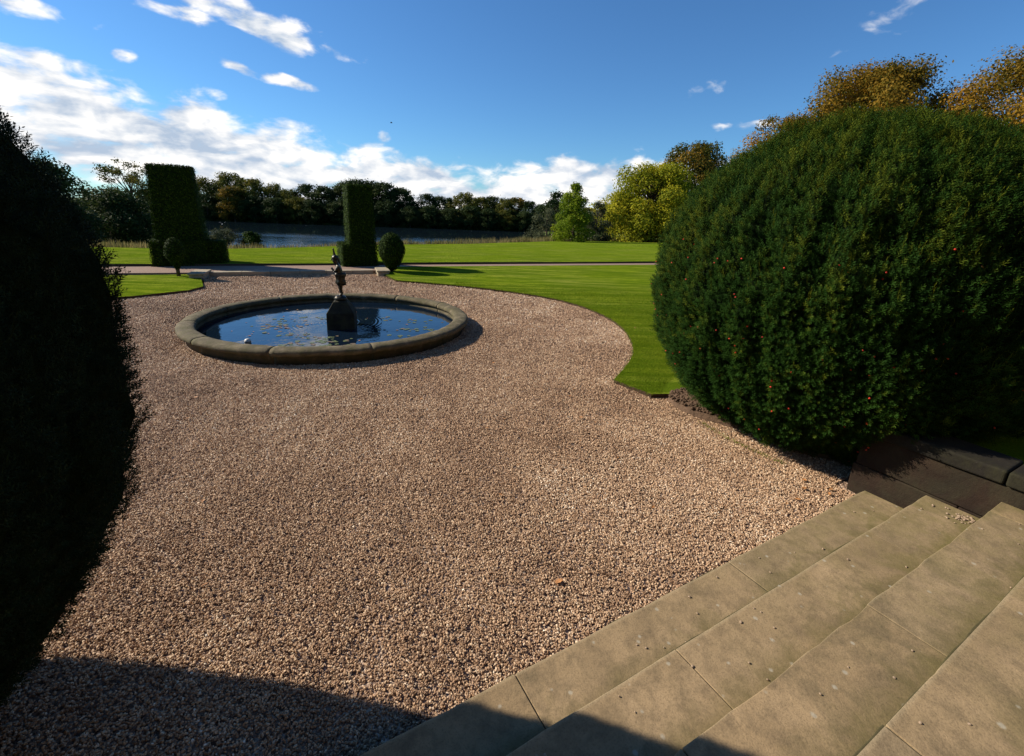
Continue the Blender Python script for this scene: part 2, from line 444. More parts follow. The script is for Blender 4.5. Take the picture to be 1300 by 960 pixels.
# lake
bm = bmesh.new()
lk = [(-700, 30), (30, 30), (30, 400), (-700, 400)]
bm.faces.new([bm.verts.new((x, y, -4.6)) for x, y in lk])
tag(obj_bm('lake_water', bm, M_lake), kind='structure')

# ------------------------------------------------------------------ gravel stones (uncountable)
def gravel_points():
    pts = []
    hole = lambda X, Y: ((X - POOL[0]) / 2.70) ** 2 + ((Y - POOL[1]) / 2.45) ** 2 < 1
    # visible wedge only
    KY, KD, KS = [1, 3.2, 5.2, 8, 12.5, 17.3], [8800, 8000, 6000, 3000, 1350, 700], [.0067, .0070, .0080, .0105, .0145, .0185]
    for y0, y1 in zip(np.arange(1.0, 17.1, .5), np.arange(1.5, 17.6, .5)):
        dens = float(np.interp(y0, KY, KD))
        x0, x1 = -1.25 * y1 - 1.0, 4.2
        x0 = max(x0, -10.6)
        n = int((x1 - x0) * (y1 - y0) * dens)
        X = rng.uniform(x0, x1, n); Y = rng.uniform(y0, y1, n); sc = np.interp(Y, KY, KS)
        m = inside(gravel_poly, X, Y) & ~inside(lawnR, X, Y) & ~inside(lawnL, X, Y) & ~hole(X, Y)
        nn = -.4955 * X + .8686 * Y; uu = .8686 * X + .4955 * Y
        m &= ~((nn < 1.50) & (uu > -2.0)) & ~((uu > 4.75) & (nn < 1.8))
        # not under the left-hand yew, out of everyone's sight
        m &= (X + 3.75) ** 2 + (Y - .66) ** 2 > 1.4 ** 2
        X, Y, sc = X[m], Y[m], sc[m]
        pts.append(np.stack([X, Y, rng.uniform(-.25, .75, len(X)) * sc, rng.uniform(.6, 1.35, len(X)) * sc], 1))
    return np.concatenate(pts)
GP = gravel_points()
me = bpy.data.meshes.new('gravel_stones'); me.vertices.add(len(GP))
zz = GP[:, 2] + .012 * np.maximum(noise2(GP[:, 0], GP[:, 1], 2.2, 5), -.4) + .009 * np.maximum(noise2(GP[:, 0] * 3.2 + GP[:, 1], GP[:, 1] * .8 - GP[:, 0] * .3, 1.6, 15), -.5) + .010
me.vertices.foreach_set('co', np.stack([GP[:, 0], GP[:, 1], zz], 1).astype(np.float32).ravel())
at = me.attributes.new('size', 'FLOAT', 'POINT'); at.data.foreach_set('value', GP[:, 3].astype(np.float32))
tt = np.clip(rng.beta(2.0, 2.2, len(GP)) + .20 * noise2(GP[:, 0], GP[:, 1], .9, 8) + .12 * noise2(GP[:, 0], GP[:, 1], 4.5, 18) - .02, 0, 1)
at = me.attributes.new('tint', 'FLOAT', 'POINT'); at.data.foreach_set('value', tt.astype(np.float32))
rot = rng.uniform(-3.14, 3.14, (len(GP), 3)); rot[:, :2] *= .35
at = me.attributes.new('rot', 'FLOAT_VECTOR', 'POINT'); at.data.foreach_set('vector', rot.astype(np.float32).ravel())
shp = np.stack([rng.uniform(.8, 1.35, len(GP)), rng.uniform(.65, 1.0, len(GP)), rng.uniform(.5, .85, len(GP))], 1)
at = me.attributes.new('shape', 'FLOAT_VECTOR', 'POINT'); at.data.foreach_set('vector', shp.astype(np.float32).ravel())
me.materials.append(M_pebble)
go = link(bpy.data.objects.new('gravel', me))
tag(go, 'pinkish brown loose gravel covering the courtyard', 'gravel', kind='stuff')
ng = bpy.data.node_groups.new('gravel_nodes', 'GeometryNodeTree')
ng.interface.new_socket('Geometry', in_out='INPUT', socket_type='NodeSocketGeometry')
ng.interface.new_socket('Geometry', in_out='OUTPUT', socket_type='NodeSocketGeometry')
N = ng.nodes.new; gi = N('NodeGroupInput'); gout = N('NodeGroupOutput')
ico = N('GeometryNodeMeshIcoSphere'); ico.inputs['Radius'].default_value = 1.0; ico.inputs['Subdivisions'].default_value = 1
# knock the sphere into an angular chip
sp = N('GeometryNodeSetPosition'); nz = N('ShaderNodeTexNoise'); nz.inputs['Scale'].default_value = 1.3
sub = N('ShaderNodeVectorMath'); sub.operation = 'SUBTRACT'; sub.inputs[1].default_value = (.5, .5, .5)
sca = N('ShaderNodeVectorMath'); sca.operation = 'SCALE'; sca.inputs['Scale'].default_value = 1.3
ng.links.new(nz.outputs['Color'], sub.inputs[0]); ng.links.new(sub.outputs[0], sca.inputs[0]); ng.links.new(sca.outputs[0], sp.inputs['Offset'])
ng.links.new(ico.outputs['Mesh'], sp.inputs['Geometry'])
sm = N('GeometryNodeSetMaterial'); sm.inputs['Material'].default_value = M_pebble
ng.links.new(sp.outputs['Geometry'], sm.inputs['Geometry'])
m2p = N('GeometryNodeMeshToPoints'); ng.links.new(gi.outputs[0], m2p.inputs['Mesh'])
iop = N('GeometryNodeInstanceOnPoints'); ng.links.new(m2p.outputs[0], iop.inputs['Points']); ng.links.new(sm.outputs[0], iop.inputs['Instance'])
def nattr(name, typ):
    a = N('GeometryNodeInputNamedAttribute'); a.data_type = typ; a.inputs['Name'].default_value = name
    return a.outputs['Attribute']
mul = N('ShaderNodeVectorMath'); mul.operation = 'SCALE'
ng.links.new(nattr('shape', 'FLOAT_VECTOR'), mul.inputs[0]); ng.links.new(nattr('size', 'FLOAT'), mul.inputs['Scale'])
ng.links.new(mul.outputs[0], iop.inputs['Scale'])
e2r = N('FunctionNodeEulerToRotation'); ng.links.new(nattr('rot', 'FLOAT_VECTOR'), e2r.inputs[0]); ng.links.new(e2r.outputs[0], iop.inputs['Rotation'])
ng.links.new(iop.outputs['Instances'], gout.inputs[0])
md = go.modifiers.new('stones', 'NODES'); md.node_group = ng

# ------------------------------------------------------------------ grass blades on the nearer lawn (uncountable)
blade_v = np.array([(-.5, 0, 0), (.5, 0, 0), (0, .35, 1.0)]); blade_f = np.array([[0, 1, 2]])
def grass(name, poly, boxes, label, avoid=None):
    PP = []
    for (x0, x1, y0, y1, dens) in boxes:
        n = int((x1 - x0) * (y1 - y0) * dens); X = rng.uniform(x0, x1, n); Y = rng.uniform(y0, y1, n)
        m = inside(poly, X, Y)
        if avoid is not None: m &= ~avoid(X, Y)
        PP.append(np.stack([X[m], Y[m]], 1))
    PP = np.concatenate(PP); n = len(PP)
    z = .075 + .05 * np.clip((sline(PP[:, 0], PP[:, 1]) + 5) / 6, 0, 1)
    Z = np.stack([rng.normal(0, .35, n), rng.normal(0, .35, n), np.ones(n)], 1)
    d = np.hypot(PP[:, 0], PP[:, 1])
    h = rng.uniform(.018, .038, n) * (1 + .3 * noise2(PP[:, 0], PP[:, 1], 1.5, 2))
    w = .0035 * np.clip(d / 6, 1, 3)
    tint = np.clip(.45 + .35 * noise2(PP[:, 0], PP[:, 1], .8, 4) + rng.normal(0, .2, n), 0, 1)
    V, F, T = scatter(blade_v, blade_f, np.column_stack([PP, z - .003]), frames(Z), np.stack([w, w * 2, h], 1), tint)
    tag(mesh_np(name, V, F, L_grass, tint=T), label, 'grass', kind='stuff')
yewzone = lambda X, Y: (X - 3.95) ** 2 + (Y - 5.35) ** 2 < 1.9 ** 2
grass('grass', lawnR, [(.8, 3.4, 5.0, 9, 9000), (.5, 4.5, 9, 12, 5000), (-2, 6, 12, 15.5, 2200)], 'short mown grass of the lawn right of the gravel', yewzone)

# fringe of longer, ragged grass along lawn edges
def fringe(name, line, dens, label, zb=.07):
    PP = []
    for (a, b) in zip(line[:-1], line[1:]):
        L = math.dist(a, b); n = max(1, int(L * dens)); t = rng.uniform(0, 1, n)
        PP.append(np.stack([a[0] + (b[0] - a[0]) * t, a[1] + (b[1] - a[1]) * t], 1) + rng.normal(0, .02, (n, 2)))
    PP = np.concatenate(PP); n = len(PP)
    Z = np.stack([rng.normal(0, .6, n), rng.normal(-.2, .6, n), np.ones(n)], 1)
    d = np.hypot(PP[:, 0], PP[:, 1])
    w = .004 * np.clip(d / 6, 1, 3)
    V, F, T = scatter(blade_v, blade_f, np.column_stack([PP, np.full(n, zb - .01)]), frames(Z), np.stack([w, w * 2, rng.uniform(.02, .06, n)], 1), rng.uniform(0, .8, n))
    tag(mesh_np(name, V, F, L_grass, tint=T), label, 'grass', kind='stuff')
fringe('lawn_fringe', lawn_edge, 260, 'ragged grass fringe along the curved lawn edge')
fringe('bed_fringe', [(2.42, 5.2), (2.5, 4.95), (2.62, 4.7), (2.75, 4.5), (2.95, 4.25)], 260, 'tufts of grass where the yew meets the gravel', .03)

# ------------------------------------------------------------------ stone steps
U = np.array((.8686, .4955)); NN = np.array((-.4955, .8686))
def W(u_, n_, z_): p = U * u_ + NN * n_; return Vector((p[0], p[1], z_))
def stone_block(name, u0, u1, n0, n1, z0, z1, mat, parent, seed, cuts=10, amp=.004, bev=.0045, org=Vector((0, 0, 0))):
    bm = bmesh.new(); bmesh.ops.create_cube(bm, size=1)
    for v in bm.verts:
        v.co = Vector(((u1 + u0) / 2 + v.co.x * (u1 - u0), (n0 + n1) / 2 + v.co.y * (n1 - n0), (z0 + z1) / 2 + v.co.z * (z1 - z0)))
    long_e = [e for e in bm.edges if abs((e.verts[0].co - e.verts[1].co).x) > (u1 - u0) * .9] if (u1 - u0) > (n1 - n0) * .8 else [e for e in bm.edges if abs((e.verts[0].co - e.verts[1].co).y) > (n1 - n0) * .9]
    bmesh.ops.subdivide_edges(bm, edges=long_e, cuts=cuts, use_grid_fill=True)
    for v in bm.verts:
        q = v.co * 4 + Vector((seed * 3.7, 0, 0))
        dz = amp * mnoise.noise(q); dn = amp * 1.6 * mnoise.noise(q * 1.3 + Vector((9, 4, 1)))
        wv = W(v.co.x, v.co.y + dn, v.co.z + dz)
        v.co = wv - org
    bmesh.ops.recalc_face_normals(bm, faces=bm.faces)
    o = obj_bm(name, bm, mat, parent)
    b = o.modifiers.new('worn', 'BEVEL'); b.width = bev; b.segments = 3; b.limit_method = 'ANGLE'; b.angle_limit = R(50)
    return o
org = W(1.5, 1.5, 0)
steps = empty('stone_steps', org)
tag(steps, 'worn tan sandstone steps climbing from the gravel at lower right', 'steps')
nos = [1.515, 1.13, .735, .366, -.02]
joints = [[-1.9, -.45, .95, 2.69, 4.62], [-1.9, -.7, .35, 1.69, 3.706, 4.69], [-1.9, -.2, 1.25, 2.71, 4.52, 4.76], [-1.9, .4, 1.9, 3.55, 4.76], [-1.9, .1, 1.5, 3.1, 4.76]]
for i, (n0, js) in enumerate(zip(nos, joints)):
    back = nos[i + 1] - .06 if i + 1 < len(nos) else -1.6
    for a, b in zip(js[:-1], js[1:]):
        sd = random.random() * 50
        stone_block('step_slab', a + .0035, b - .0035, back, n0 + random.uniform(-.003, .003), -.02 + i * .167 - (.0 if i == 0 else .02), (i + 1) * .167 + random.uniform(-.002, .002), M_step, steps, sd, 14, .007, org=org)
        if b < 4.5: stone_block('joint_fill', b - .004, b + .004, back, n0 - .012, -.02 + i * .167, (i + 1) * .167 - .005, M_joint, steps, sd, 4, .001, .001, org=org)
    if i:  # body below the slab
        pass
core = stone_block('step_core', -1.88, 4.6, -1.58, -.1, -.02, .60, M_step, steps, 1, org=org)

# ---- side wall right of the steps, with coping
worg = W(4.95, .6, 0)
wall = empty('retaining_wall', worg)
tag(wall, 'low brown stone block wall in deep shade beside the right end of the steps', 'wall')
uw0, uw1 = 4.785, 5.10
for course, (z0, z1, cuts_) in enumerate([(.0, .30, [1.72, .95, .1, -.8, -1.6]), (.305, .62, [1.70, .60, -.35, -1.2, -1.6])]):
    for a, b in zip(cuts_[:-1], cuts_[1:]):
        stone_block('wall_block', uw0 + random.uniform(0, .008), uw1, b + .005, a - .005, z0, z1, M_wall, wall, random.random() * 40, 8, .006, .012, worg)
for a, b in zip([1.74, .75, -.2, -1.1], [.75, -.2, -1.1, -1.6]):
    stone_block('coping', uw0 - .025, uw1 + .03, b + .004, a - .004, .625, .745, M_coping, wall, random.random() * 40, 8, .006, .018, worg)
# raised turf behind the wall
tp = [W(5.13, .9, 0), W(5.6, 1.5, 0), W(6.4, 1.9, 0), W(9, 1.7, 0), W(16, .5, 0), W(16, -4, 0), W(5.13, -4, 0)]
tag(slab('upper_lawn', [(p.x, p.y) for p in tp], .66, .8, M_lawn, M_soil), kind='structure')

# unseen house front added behind the viewer to cut sky light from behind
tb = [W(-30, -1.6, 0), W(34, -1.6, 0), W(34, -9, 0), W(-30, -9, 0)]
tag(slab('house_terrace', [(p.x, p.y) for p in tb], .86, 1.0, M_path, M_coping), kind='structure')
horg = W(1.4, -9, .86); house = empty('added_house_front', horg, math.atan2(U[1], U[0]))
tag(house, 'long stone house front added unseen behind the viewer to cut sky light', 'house')
def hbox(name, x0, x1, y0, y1, z0, z1, mat, par):
    bm = bmesh.new(); bmesh.ops.create_cube(bm, size=1)
    for v in bm.verts: v.co = Vector(((x0 + x1) / 2 + v.co.x * (x1 - x0), (y0 + y1) / 2 + v.co.y * (y1 - y0), (z0 + z1) / 2 + v.co.z * (z1 - z0)))
    return obj_bm(name, bm, mat, par)
M_house = mat_stone('house_stone', (.20, .16, .11), (.14, .11, .08), (.26, .21, .15), .2, .6)
M_pane = mat_simple('window_glass', (.02, .025, .03), .08, 0, 2, .2, .05, .6)
M_white = mat_simple('white_paint', (.7, .7, .66), .5, 0, 8, .1)
hbox('wall', -24, 26, -8, 0, 0, 11, M_house, house); hbox('cornice', -24.3, 26.3, -8.3, .35, 11.003, 11.5, M_house, house); hbox('plinth', -24.1, 26.1, -8.1, .12, -.02, .7, M_house, house)
for fl_z, fh in ((1.3, 2.8), (5.2, 2.4), (8.4, 1.6)):
    for wx in np.arange(-21.5, 25, 4.3):
        fr = hbox('window', wx - .7, wx + .7, .003, .09, fl_z, fl_z + fh, M_white, house); hbox('pane', wx - .6, wx + .6, .091, .10, fl_z + .1, fl_z + fh - .1, M_pane, fr)

# ------------------------------------------------------------------ pebbles and leaves lying about
tvp, tfp = blob_template(2, 4, .75)
def pebble_mesh():
    bm = bmesh.new(); bmesh.ops.create_icosphere(bm, subdivisions=2, radius=1)
    for v in bm.verts: v.co *= 1 + .35 * mnoise.noise(v.co * 1.4 + Vector((3, 7, 0))); v.co.z *= .7
    me = bpy.data.meshes.new('pebble'); bm.to_mesh(me); bm.free(); me.materials.append(mat_simple('loose_pebble', (.26, .185, .12), .7, 0, 1.5, .5)); return me
pm = pebble_mesh()
def place_small(mesh, name, loc, s, label, cat, group, tilt=.3):
    o = bpy.data.objects.new(name, mesh); o.location = loc
    o.scale = (s * random.uniform(.8, 1.3), s * random.uniform(.7, 1.1), s)
    o.rotation_euler = (random.uniform(-tilt, tilt), random.uniform(-tilt, tilt), random.uniform(0, 6.28))
    tag(link(o), label, cat, group); return o
for i in range(64):
    k_ = random.choice([0, 0, 0, 1, 1, 1, 2, 2, 3]); n0 = nos[k_]; n1 = nos[k_ + 1]
    uu = random.uniform(.2, 4.55); nn_ = n1 + .02 + (n0 - n1 - .05) * random.random() ** 1.4
    s = random.uniform(.004, .0085); z = (k_ + 1) * .167 + s * .45
    place_small(pm, 'pebble', W(uu, nn_, z), s, 'small loose pebble lying on a tread of the stone steps', 'pebble', 'pebbles on the stone steps')
# debris heap near the wall foot on the second step
for i in range(46):
    s = random.uniform(.005, .011)
    place_small(pm, 'pebble', W(4.62 - abs(random.gauss(0, .10)), .80 + abs(random.gauss(0, .10)), .333 + s * .5), s, 'small pebble in the debris swept to the wall end of the steps', 'pebble', 'pebbles gathered at the wall end of the steps')

def leaf_mesh(name, mat, pts=8, curl=.18, lobed=False):
    bm = bmesh.new(); c = bm.verts.new((0, 0, 0)); ring = []
    for i in range(pts * 2):
        a = math.pi * i / pts
        r = .5 * (abs(math.cos(a / 2)) ** .6 * .5 + .6) * (1 if not lobed or i % 2 else .72)
        x, y = r * math.cos(a), r * .62 * math.sin(a)
        ring.append(bm.verts.new((x, y, curl * (abs(y) * 1.6 + x * x))))
    for i in range(len(ring)): bm.faces.new((c, ring[i], ring[(i + 1) % len(ring)]))
    st = [bm.verts.new(p) for p in ((-.5, .012, .02), (-.5, -.012, .02), (-.85, -.008, .10), (-.85, .008, .10))]
    bm.faces.new(st)
    me = bpy.data.meshes.new(name); bm.to_mesh(me); bm.free(); me.materials.append(mat)
    return me
M_leafbrown = mat_simple('dry_leaf', (.30, .13, .04), .7, 0, 6, .5)
lm = leaf_mesh('fallen_leaf', M_leafbrown, lobed=True)
spots = [((3.05, 3.72), 1), ((2.86, 3.80), 1), ((3.12, 3.80), 1), ((2.95, 3.95), 1), ((2.70, 3.62), 1), ((2.55, 3.55), 1), ((.38, 2.55), 0), ((.10, 4.05), 0), ((-2.0, 2.42), 0), ((1.5, 3.1), 0), ((-1.2, 5.6), 0), ((.9, 5.2), 0), ((-4.1, 5.4), 0), ((-.3, 7.2), 0), ((2.35, 3.45), 1), ((-2.6, 3.3), 0)]
for (x, y), near in spots:
    place_small(lm, 'fallen_leaf', (x, y, .032), random.uniform(.045, .070),
        'dry brown fallen leaf on the gravel by the lowest step near the right yew' if near else 'dry brown fallen leaf lying alone on the open gravel',
        'leaf', 'fallen leaves by the lowest step' if near else 'fallen leaves scattered on the gravel')

for i in range(26):
    x, y = random.uniform(-1.5, 6.5), random.uniform(7.5, 15.5)
    if not inside(lawnR, np.array([x]), np.array([y]))[0] or (x - 3.9) ** 2 + (y - 5.4) ** 2 < 4.8: continue
    place_small(lm, 'fallen_leaf', (x, y, .125), random.uniform(.04, .07), 'dry brown fallen leaf lying on the mown lawn right of the gravel', 'leaf', 'fallen leaves on the near lawn')
for i in range(30):
    x, y = random.uniform(-4, 2.2), random.uniform(3.2, 7.2)
    if ((x - POOL[0]) / 3.1) ** 2 + ((y - POOL[1]) / 2.9) ** 2 < 1 or -.4955 * x + .8686 * y < 1.8: continue
    place_small(lm, 'fallen_leaf', (x, y, .036), random.uniform(.025, .045), 'dry brown fallen leaf lying alone on the open gravel', 'leaf', 'fallen leaves scattered on the gravel')

# ------------------------------------------------------------------ kerb and its end blocks
korg = Vector((-7.7, 16.4, 0))
kerb = empty('stone_kerb', korg); tag(kerb, 'long low stone kerb along the far edge of the gravel', 'kerb')
kd = Vector((5.0, 1.98, 0)); kdn = kd.normalized(); kn = Vector((-kdn.y, kdn.x, 0)); KA = Vector((-10.35, 15.22, 0)); KL = 5.35
ks = [0, .95, 1.85, 2.8, 3.7, 4.6, KL]
for a, b in zip(ks[:-1], ks[1:]):
    bm = bmesh.new(); bmesh.ops.create_cube(bm, size=1)
    c = KA + kdn * ((a + b) / 2) + kn * .14
    M_ = Matrix.Rotation(math.atan2(kdn.y, kdn.x), 3, 'Z')
    for v in bm.verts:
        v.co = M_ @ Vector((v.co.x * (b - a - .008), v.co.y * .28, v.co.z * .21)) + c - korg + Vector((0, 0, .055))
    o = obj_bm('kerb_stone', bm, M_kerb, kerb); bb = o.modifiers.new('b', 'BEVEL'); bb.width = .012; bb.segments = 2
for nm, c, lab in (('l', Vector((-10.42, 14.88, 0)), 'pale low stone block at the left end of the kerb beside the tall hedge'), ('r', Vector((-5.0, 17.08, 0)), 'pale low stone block at the right end of the kerb beside the round shrub')):
    r_ = empty('kerb_end_block', c, math.atan2(kdn.y, kdn.x)); tag(r_, lab, 'stone block')
    for (nm2, sx, sy, z0, z1) in (('block_base', .40, .95, -.02, .17), ('block_cap', .47, 1.02, .172, .235)):
        bm = bmesh.new(); bmesh.ops.create_cube(bm, size=1)
        for v in bm.verts: v.co = Vector((v.co.x * sx, v.co.y * sy, (z0 + z1) / 2 + v.co.z * (z1 - z0)))
        o = obj_bm(nm2, bm, M_kerb, r_); bb = o.modifiers.new('b', 'BEVEL'); bb.width = .015; bb.segments = 2

# ------------------------------------------------------------------ fountain pool
pool = empty('fountain_pool', (*POOL, 0)); tag(pool, 'large round stone fountain pool with a rolled mossy rim and dark water', 'pool')
A0, B0 = 2.65, 2.40
prof = []  # (offset outward, z) closed profile: rolled lip over a recessed foot
for i in range(15):
    t = R(-60 + 300 * i / 14)
    prof.append((.155 * math.copysign(abs(math.cos(t)) ** .75, math.cos(t)), .222 + .070 * math.copysign(abs(math.sin(t)) ** .85, math.sin(t))))
prof = [(.03, -.05), (.035, .15)] + prof[0:] + [(-.13, .12), (-.13, -.05)]
NS = 11
for s in range(NS):
    bm = bmesh.new(); rows = []
    sub_ = 24
    for i in range(sub_ + 1):
        a = 2 * math.pi * (s + (i / sub_) * (1 - .0010) + .0005) / NS + .13
        ca, sa = math.cos(a), math.sin(a)
        nrm = Vector((ca / A0, sa / B0)).normalized()
        row = []
        for (o_, z_) in prof:
            w_ = 1 + .04 * mnoise.noise(Vector((ca * 3, sa * 3, s * .7))) + .05 * mnoise.noise(Vector((ca * 9, sa * 9, z_ * 9)))
            row.append(bm.verts.new((A0 * ca + nrm.x * o_ * w_, B0 * sa + nrm.y * o_ * w_, z_ + .010 * mnoise.noise(Vector((ca * 14, sa * 14, o_ * 8))) + .012 * mnoise.noise(Vector((ca * 5, sa * 5, 2))) + (.003 * math.sin(s * 12.9)))))
        rows.append(row)
    k_ = len(prof)
    for i in range(sub_):
        for j in range(k_): bm.faces.new((rows[i][j], rows[i + 1][j], rows[i + 1][(j + 1) % k_], rows[i][(j + 1) % k_]))
    bm.faces.new(rows[0]); bm.faces.new(list(reversed(rows[-1])))
    bmesh.ops.recalc_face_normals(bm, faces=bm.faces)
    o = obj_bm('rim_stone', bm, M_rim, pool)
    for p in o.data.polygons: p.use_smooth = len(p.vertices) == 4
def ell_disc(name, a, b, z, mat, parent, seg=96):
    bm = bmesh.new(); bm.faces.new([bm.verts.new((a * math.cos(2 * math.pi * i / seg), b * math.sin(2 * math.pi * i / seg), z)) for i in range(seg)])
    return obj_bm(name, bm, mat, parent)
ell_disc('basin_floor', 2.56, 2.31, .012, M_basin, pool)
water = ell_disc('water', 2.54, 2.29, .105, M_poolwater, pool)

# floating pads and leaves
M_pad = mat_simple('lily_pad', (.095, .115, .04), .45, 0, 3, .35, .2)
M_pad2 = mat_simple('lily_pad_faded', (.14, .10, .06), .5, 0, 3, .35, .2)
def pad_mesh(mat, name):
    bm = bmesh.new(); c = bm.verts.new((0, 0, .002)); ring = []
    for i in range(22):
        a = R(14) + (2 * math.pi - R(28)) * i / 21; r = 1 + .06 * math.sin(a * 5)
        ring.append(bm.verts.new((r * math.cos(a), r * math.sin(a), .012 * math.sin(a * 3) + .004)))
    for i in range(21): bm.faces.new((c, ring[i], ring[i + 1]))
    me = bpy.data.meshes.new(name); bm.to_mesh(me); bm.free(); me.materials.append(mat); return me
pads = [pad_mesh(M_pad, 'lily_pad'), pad_mesh(M_pad2, 'lily_pad')]
def pad_cluster(cx, cy, n, sx, sy, which, lab, grp, s0=.022, s1=.052):
    for _ in range(n):
        x, y = random.gauss(cx, sx), random.gauss(cy, sy)
        if ((x - POOL[0]) / 2.3) ** 2 + ((y - POOL[1]) / 2.05) ** 2 > 1: continue
        if abs(x + 3.5) < .4 and abs(y - 8.95) < .4: continue
        o = bpy.data.objects.new('lily_pad', pads[which if random.random() < .8 else 1 - which]); s = random.uniform(s0, s1)
        o.location = (x, y, .108 + random.random() * .004); o.scale = (s, s, s); o.rotation_euler = (random.uniform(-.03, .03), random.uniform(-.03, .03), random.uniform(0, 6.28))
        tag(link(o), lab, 'lily pad', grp)
Lg = 'small flat lily pad among the pads floating right of the plinth'; Ll = 'small flat lily pad among the pads floating left of the plinth'; Lf = 'small flat lily pad among the pads floating in front of the plinth'
for args in [(-2.2, 8.9, 22, .45, .10), (-2.0, 8.4, 16, .30, .10), (-2.6, 9.6, 12, .30, .12), (-1.9, 9.6, 6, .2, .1)]: pad_cluster(*args, 0, Lg, 'lily pads right of the plinth')
for args in [(-4.6, 8.75, 30, .25, .16), (-4.1, 8.15, 22, .35, .10), (-4.0, 9.6, 18, .25, .06), (-4.9, 9.3, 7, .25, .12)]: pad_cluster(*args, 1 if args[2] == 30 else 0, Ll, 'lily pads left of the plinth')
for args in [(-3.3, 7.9, 30, .26, .14), (-2.9, 7.55, 14, .35, .08), (-3.8, 7.6, 14, .35, .08)]: pad_cluster(*args, 0, Lf, 'lily pads in front of the plinth')
wl = leaf_mesh('floating_leaf', M_leafbrown)
for i in range(34):
    a = random.uniform(0, 6.28); r = random.random() ** .5 * .86; x, y = POOL[0] + 2.25 * r * math.cos(a), POOL[1] + 2.0 * r * math.sin(a)
    if abs(x + 3.5) < .4 and abs(y - 8.95) < .4: continue
    o = bpy.data.objects.new('floating_leaf', wl); o.location = (x, y, .11); s = random.uniform(.03, .06); o.scale = (s, s, s); o.rotation_euler = (0, 0, a * 5)
    tag(link(o), 'little brown autumn leaf floating on the fountain pool', 'leaf', 'brown leaves afloat in the fountain pool')
# float ball
fb = empty('float_ball', (-4.68, 7.62, .105)); tag(fb, 'small pale ball floating at the near left of the pool', 'ball')
bm = bmesh.new(); bmesh.ops.create_uvsphere(bm, u_segments=24, v_segments=16, radius=.055)
for v in bm.verts: v.co.z += .02
obj_bm('ball_shell', bm, mat_simple('float_plastic', (.55, .52, .45), .35, 0, 6, .2), fb, True)
bm = bmesh.new(); bmesh.ops.create_cone(bm, segments=20, radius1=.0575, radius2=.0575, depth=.008, cap_ends=True)
for v in bm.verts: v.co.z += .02
obj_bm('ball_seam', bm, M_bronze, fb)

# ------------------------------------------------------------------ statue
SX, SY = -3.49, 8.95
st = empty('fountain_statue', (SX, SY, 0), R(14)); tag(st, 'dark bronze child figure with raised arm on a stone plinth in the pool', 'statue')
bm = bmesh.new()
def ring(w, z, ch=.0):
    return [bm.verts.new((x * w, y * w, z)) for x, y in ((-1, -1), (1, -1), (1, 1), (-1, 1))]
lv = [ring(.268, .0), ring(.258, .43), ring(.13, .645), ring(.09, .66)]
for a, b in zip(lv[:-1], lv[1:]):
    for i in range(4): bm.faces.new((a[i], a[(i + 1) % 4], b[(i + 1) % 4], b[i]))
bm.faces.new(lv[-1]); bm.faces.new(list(reversed(lv[0])))
o = obj_bm('plinth', bm, M_plinth, st); bb = o.modifiers.new('b', 'BEVEL'); bb.width = .012; bb.segments = 2
bm = bmesh.new(); bmesh.ops.create_uvsphere(bm, u_segments=20, v_segments=12, radius=1)
for v in bm.verts:
    v.co = Vector((v.co.x * .125, v.co.y * .115, v.co.z * .075)) * (1 + .15 * mnoise.noise(v.co * 3)) + Vector((.0, 0, .685))
obj_bm('rock_base', bm, M_bronze, st, True)

def skin_fig(name, joints_, edges_, mat, parent, sub=2, root=0):
    me = bpy.data.meshes.new(name)
    me.from_pydata([j[:3] for j in joints_], edges_, []); me.materials.append(mat)
    o = link(bpy.data.objects.new(name, me), parent)
    sk = o.modifiers.new('skin', 'SKIN'); sk.use_smooth_shade = True
    if not me.skin_vertices:
        bpy.context.view_layer.objects.active = o
        try: me.attributes
        except Exception: pass
    for i, j in enumerate(joints_):
        d = me.skin_vertices[0].data[i]; d.radius = (j[3], j[3] if len(j) < 5 else j[4]); d.use_root = (i == root)
    ss = o.modifiers.new('sub', 'SUBSURF'); ss.levels = sub; ss.render_levels = sub
    return o
zf = .735
J = [  # x (left is -), y, z, radius ; facing -x (left), weight on one leg
 (.02, 0, zf + .36, .070, .075),      # 0 pelvis
 (.02, 0, zf + .46, .068, .075),      # 1 belly
 (.00, 0, zf + .57, .065, .080),      # 2 chest
 (-.02, 0, zf + .64, .034),           # 3 neck
 (-.055, 0, zf + .70, .060, .058),    # 4 head low
 (-.065, 0, zf + .755, .055, .052),   # 5 head top
 (.015, .075, zf + .60, .034),        # 6 shoulder far
 (.005, .105, zf + .70, .028),        # 7 elbow far (raised)
 (-.045, .055, zf + .80, .022),       # 8 wrist far
 (-.06, .045, zf + .835, .020),       # 9 hand
 (.0, -.078, zf + .60, .034),         # 10 shoulder near
 (-.05, -.105, zf + .50, .028),       # 11 elbow near
 (-.11, -.06, zf + .555, .022),       # 12 wrist
 (-.125, -.045, zf + .585, .021),     # 13 hand
 (.02, .045, zf + .32, .048),         # 14 hip far
 (-.01, .045, zf + .18, .036),        # 15 knee far
 (.02, .035, zf + .04, .024),         # 16 ankle far
 (-.03, .035, zf + .012, .020),       # 17 foot far
 (.025, -.045, zf + .32, .050),       # 18 hip near
 (.02, -.03, zf + .18, .037),         # 19 knee near
 (.035, -.02, zf + .04, .025),        # 20 ankle near
 (-.02, -.03, zf + .010, .021),       # 21 foot near
]
E_ = [(0, 1), (1, 2), (2, 3), (3, 4), (4, 5), (2, 6), (6, 7), (7, 8), (8, 9), (2, 10), (10, 11), (11, 12), (12, 13), (0, 14), (14, 15), (15, 16), (16, 17), (0, 18), (18, 19), (19, 20), (20, 21)]
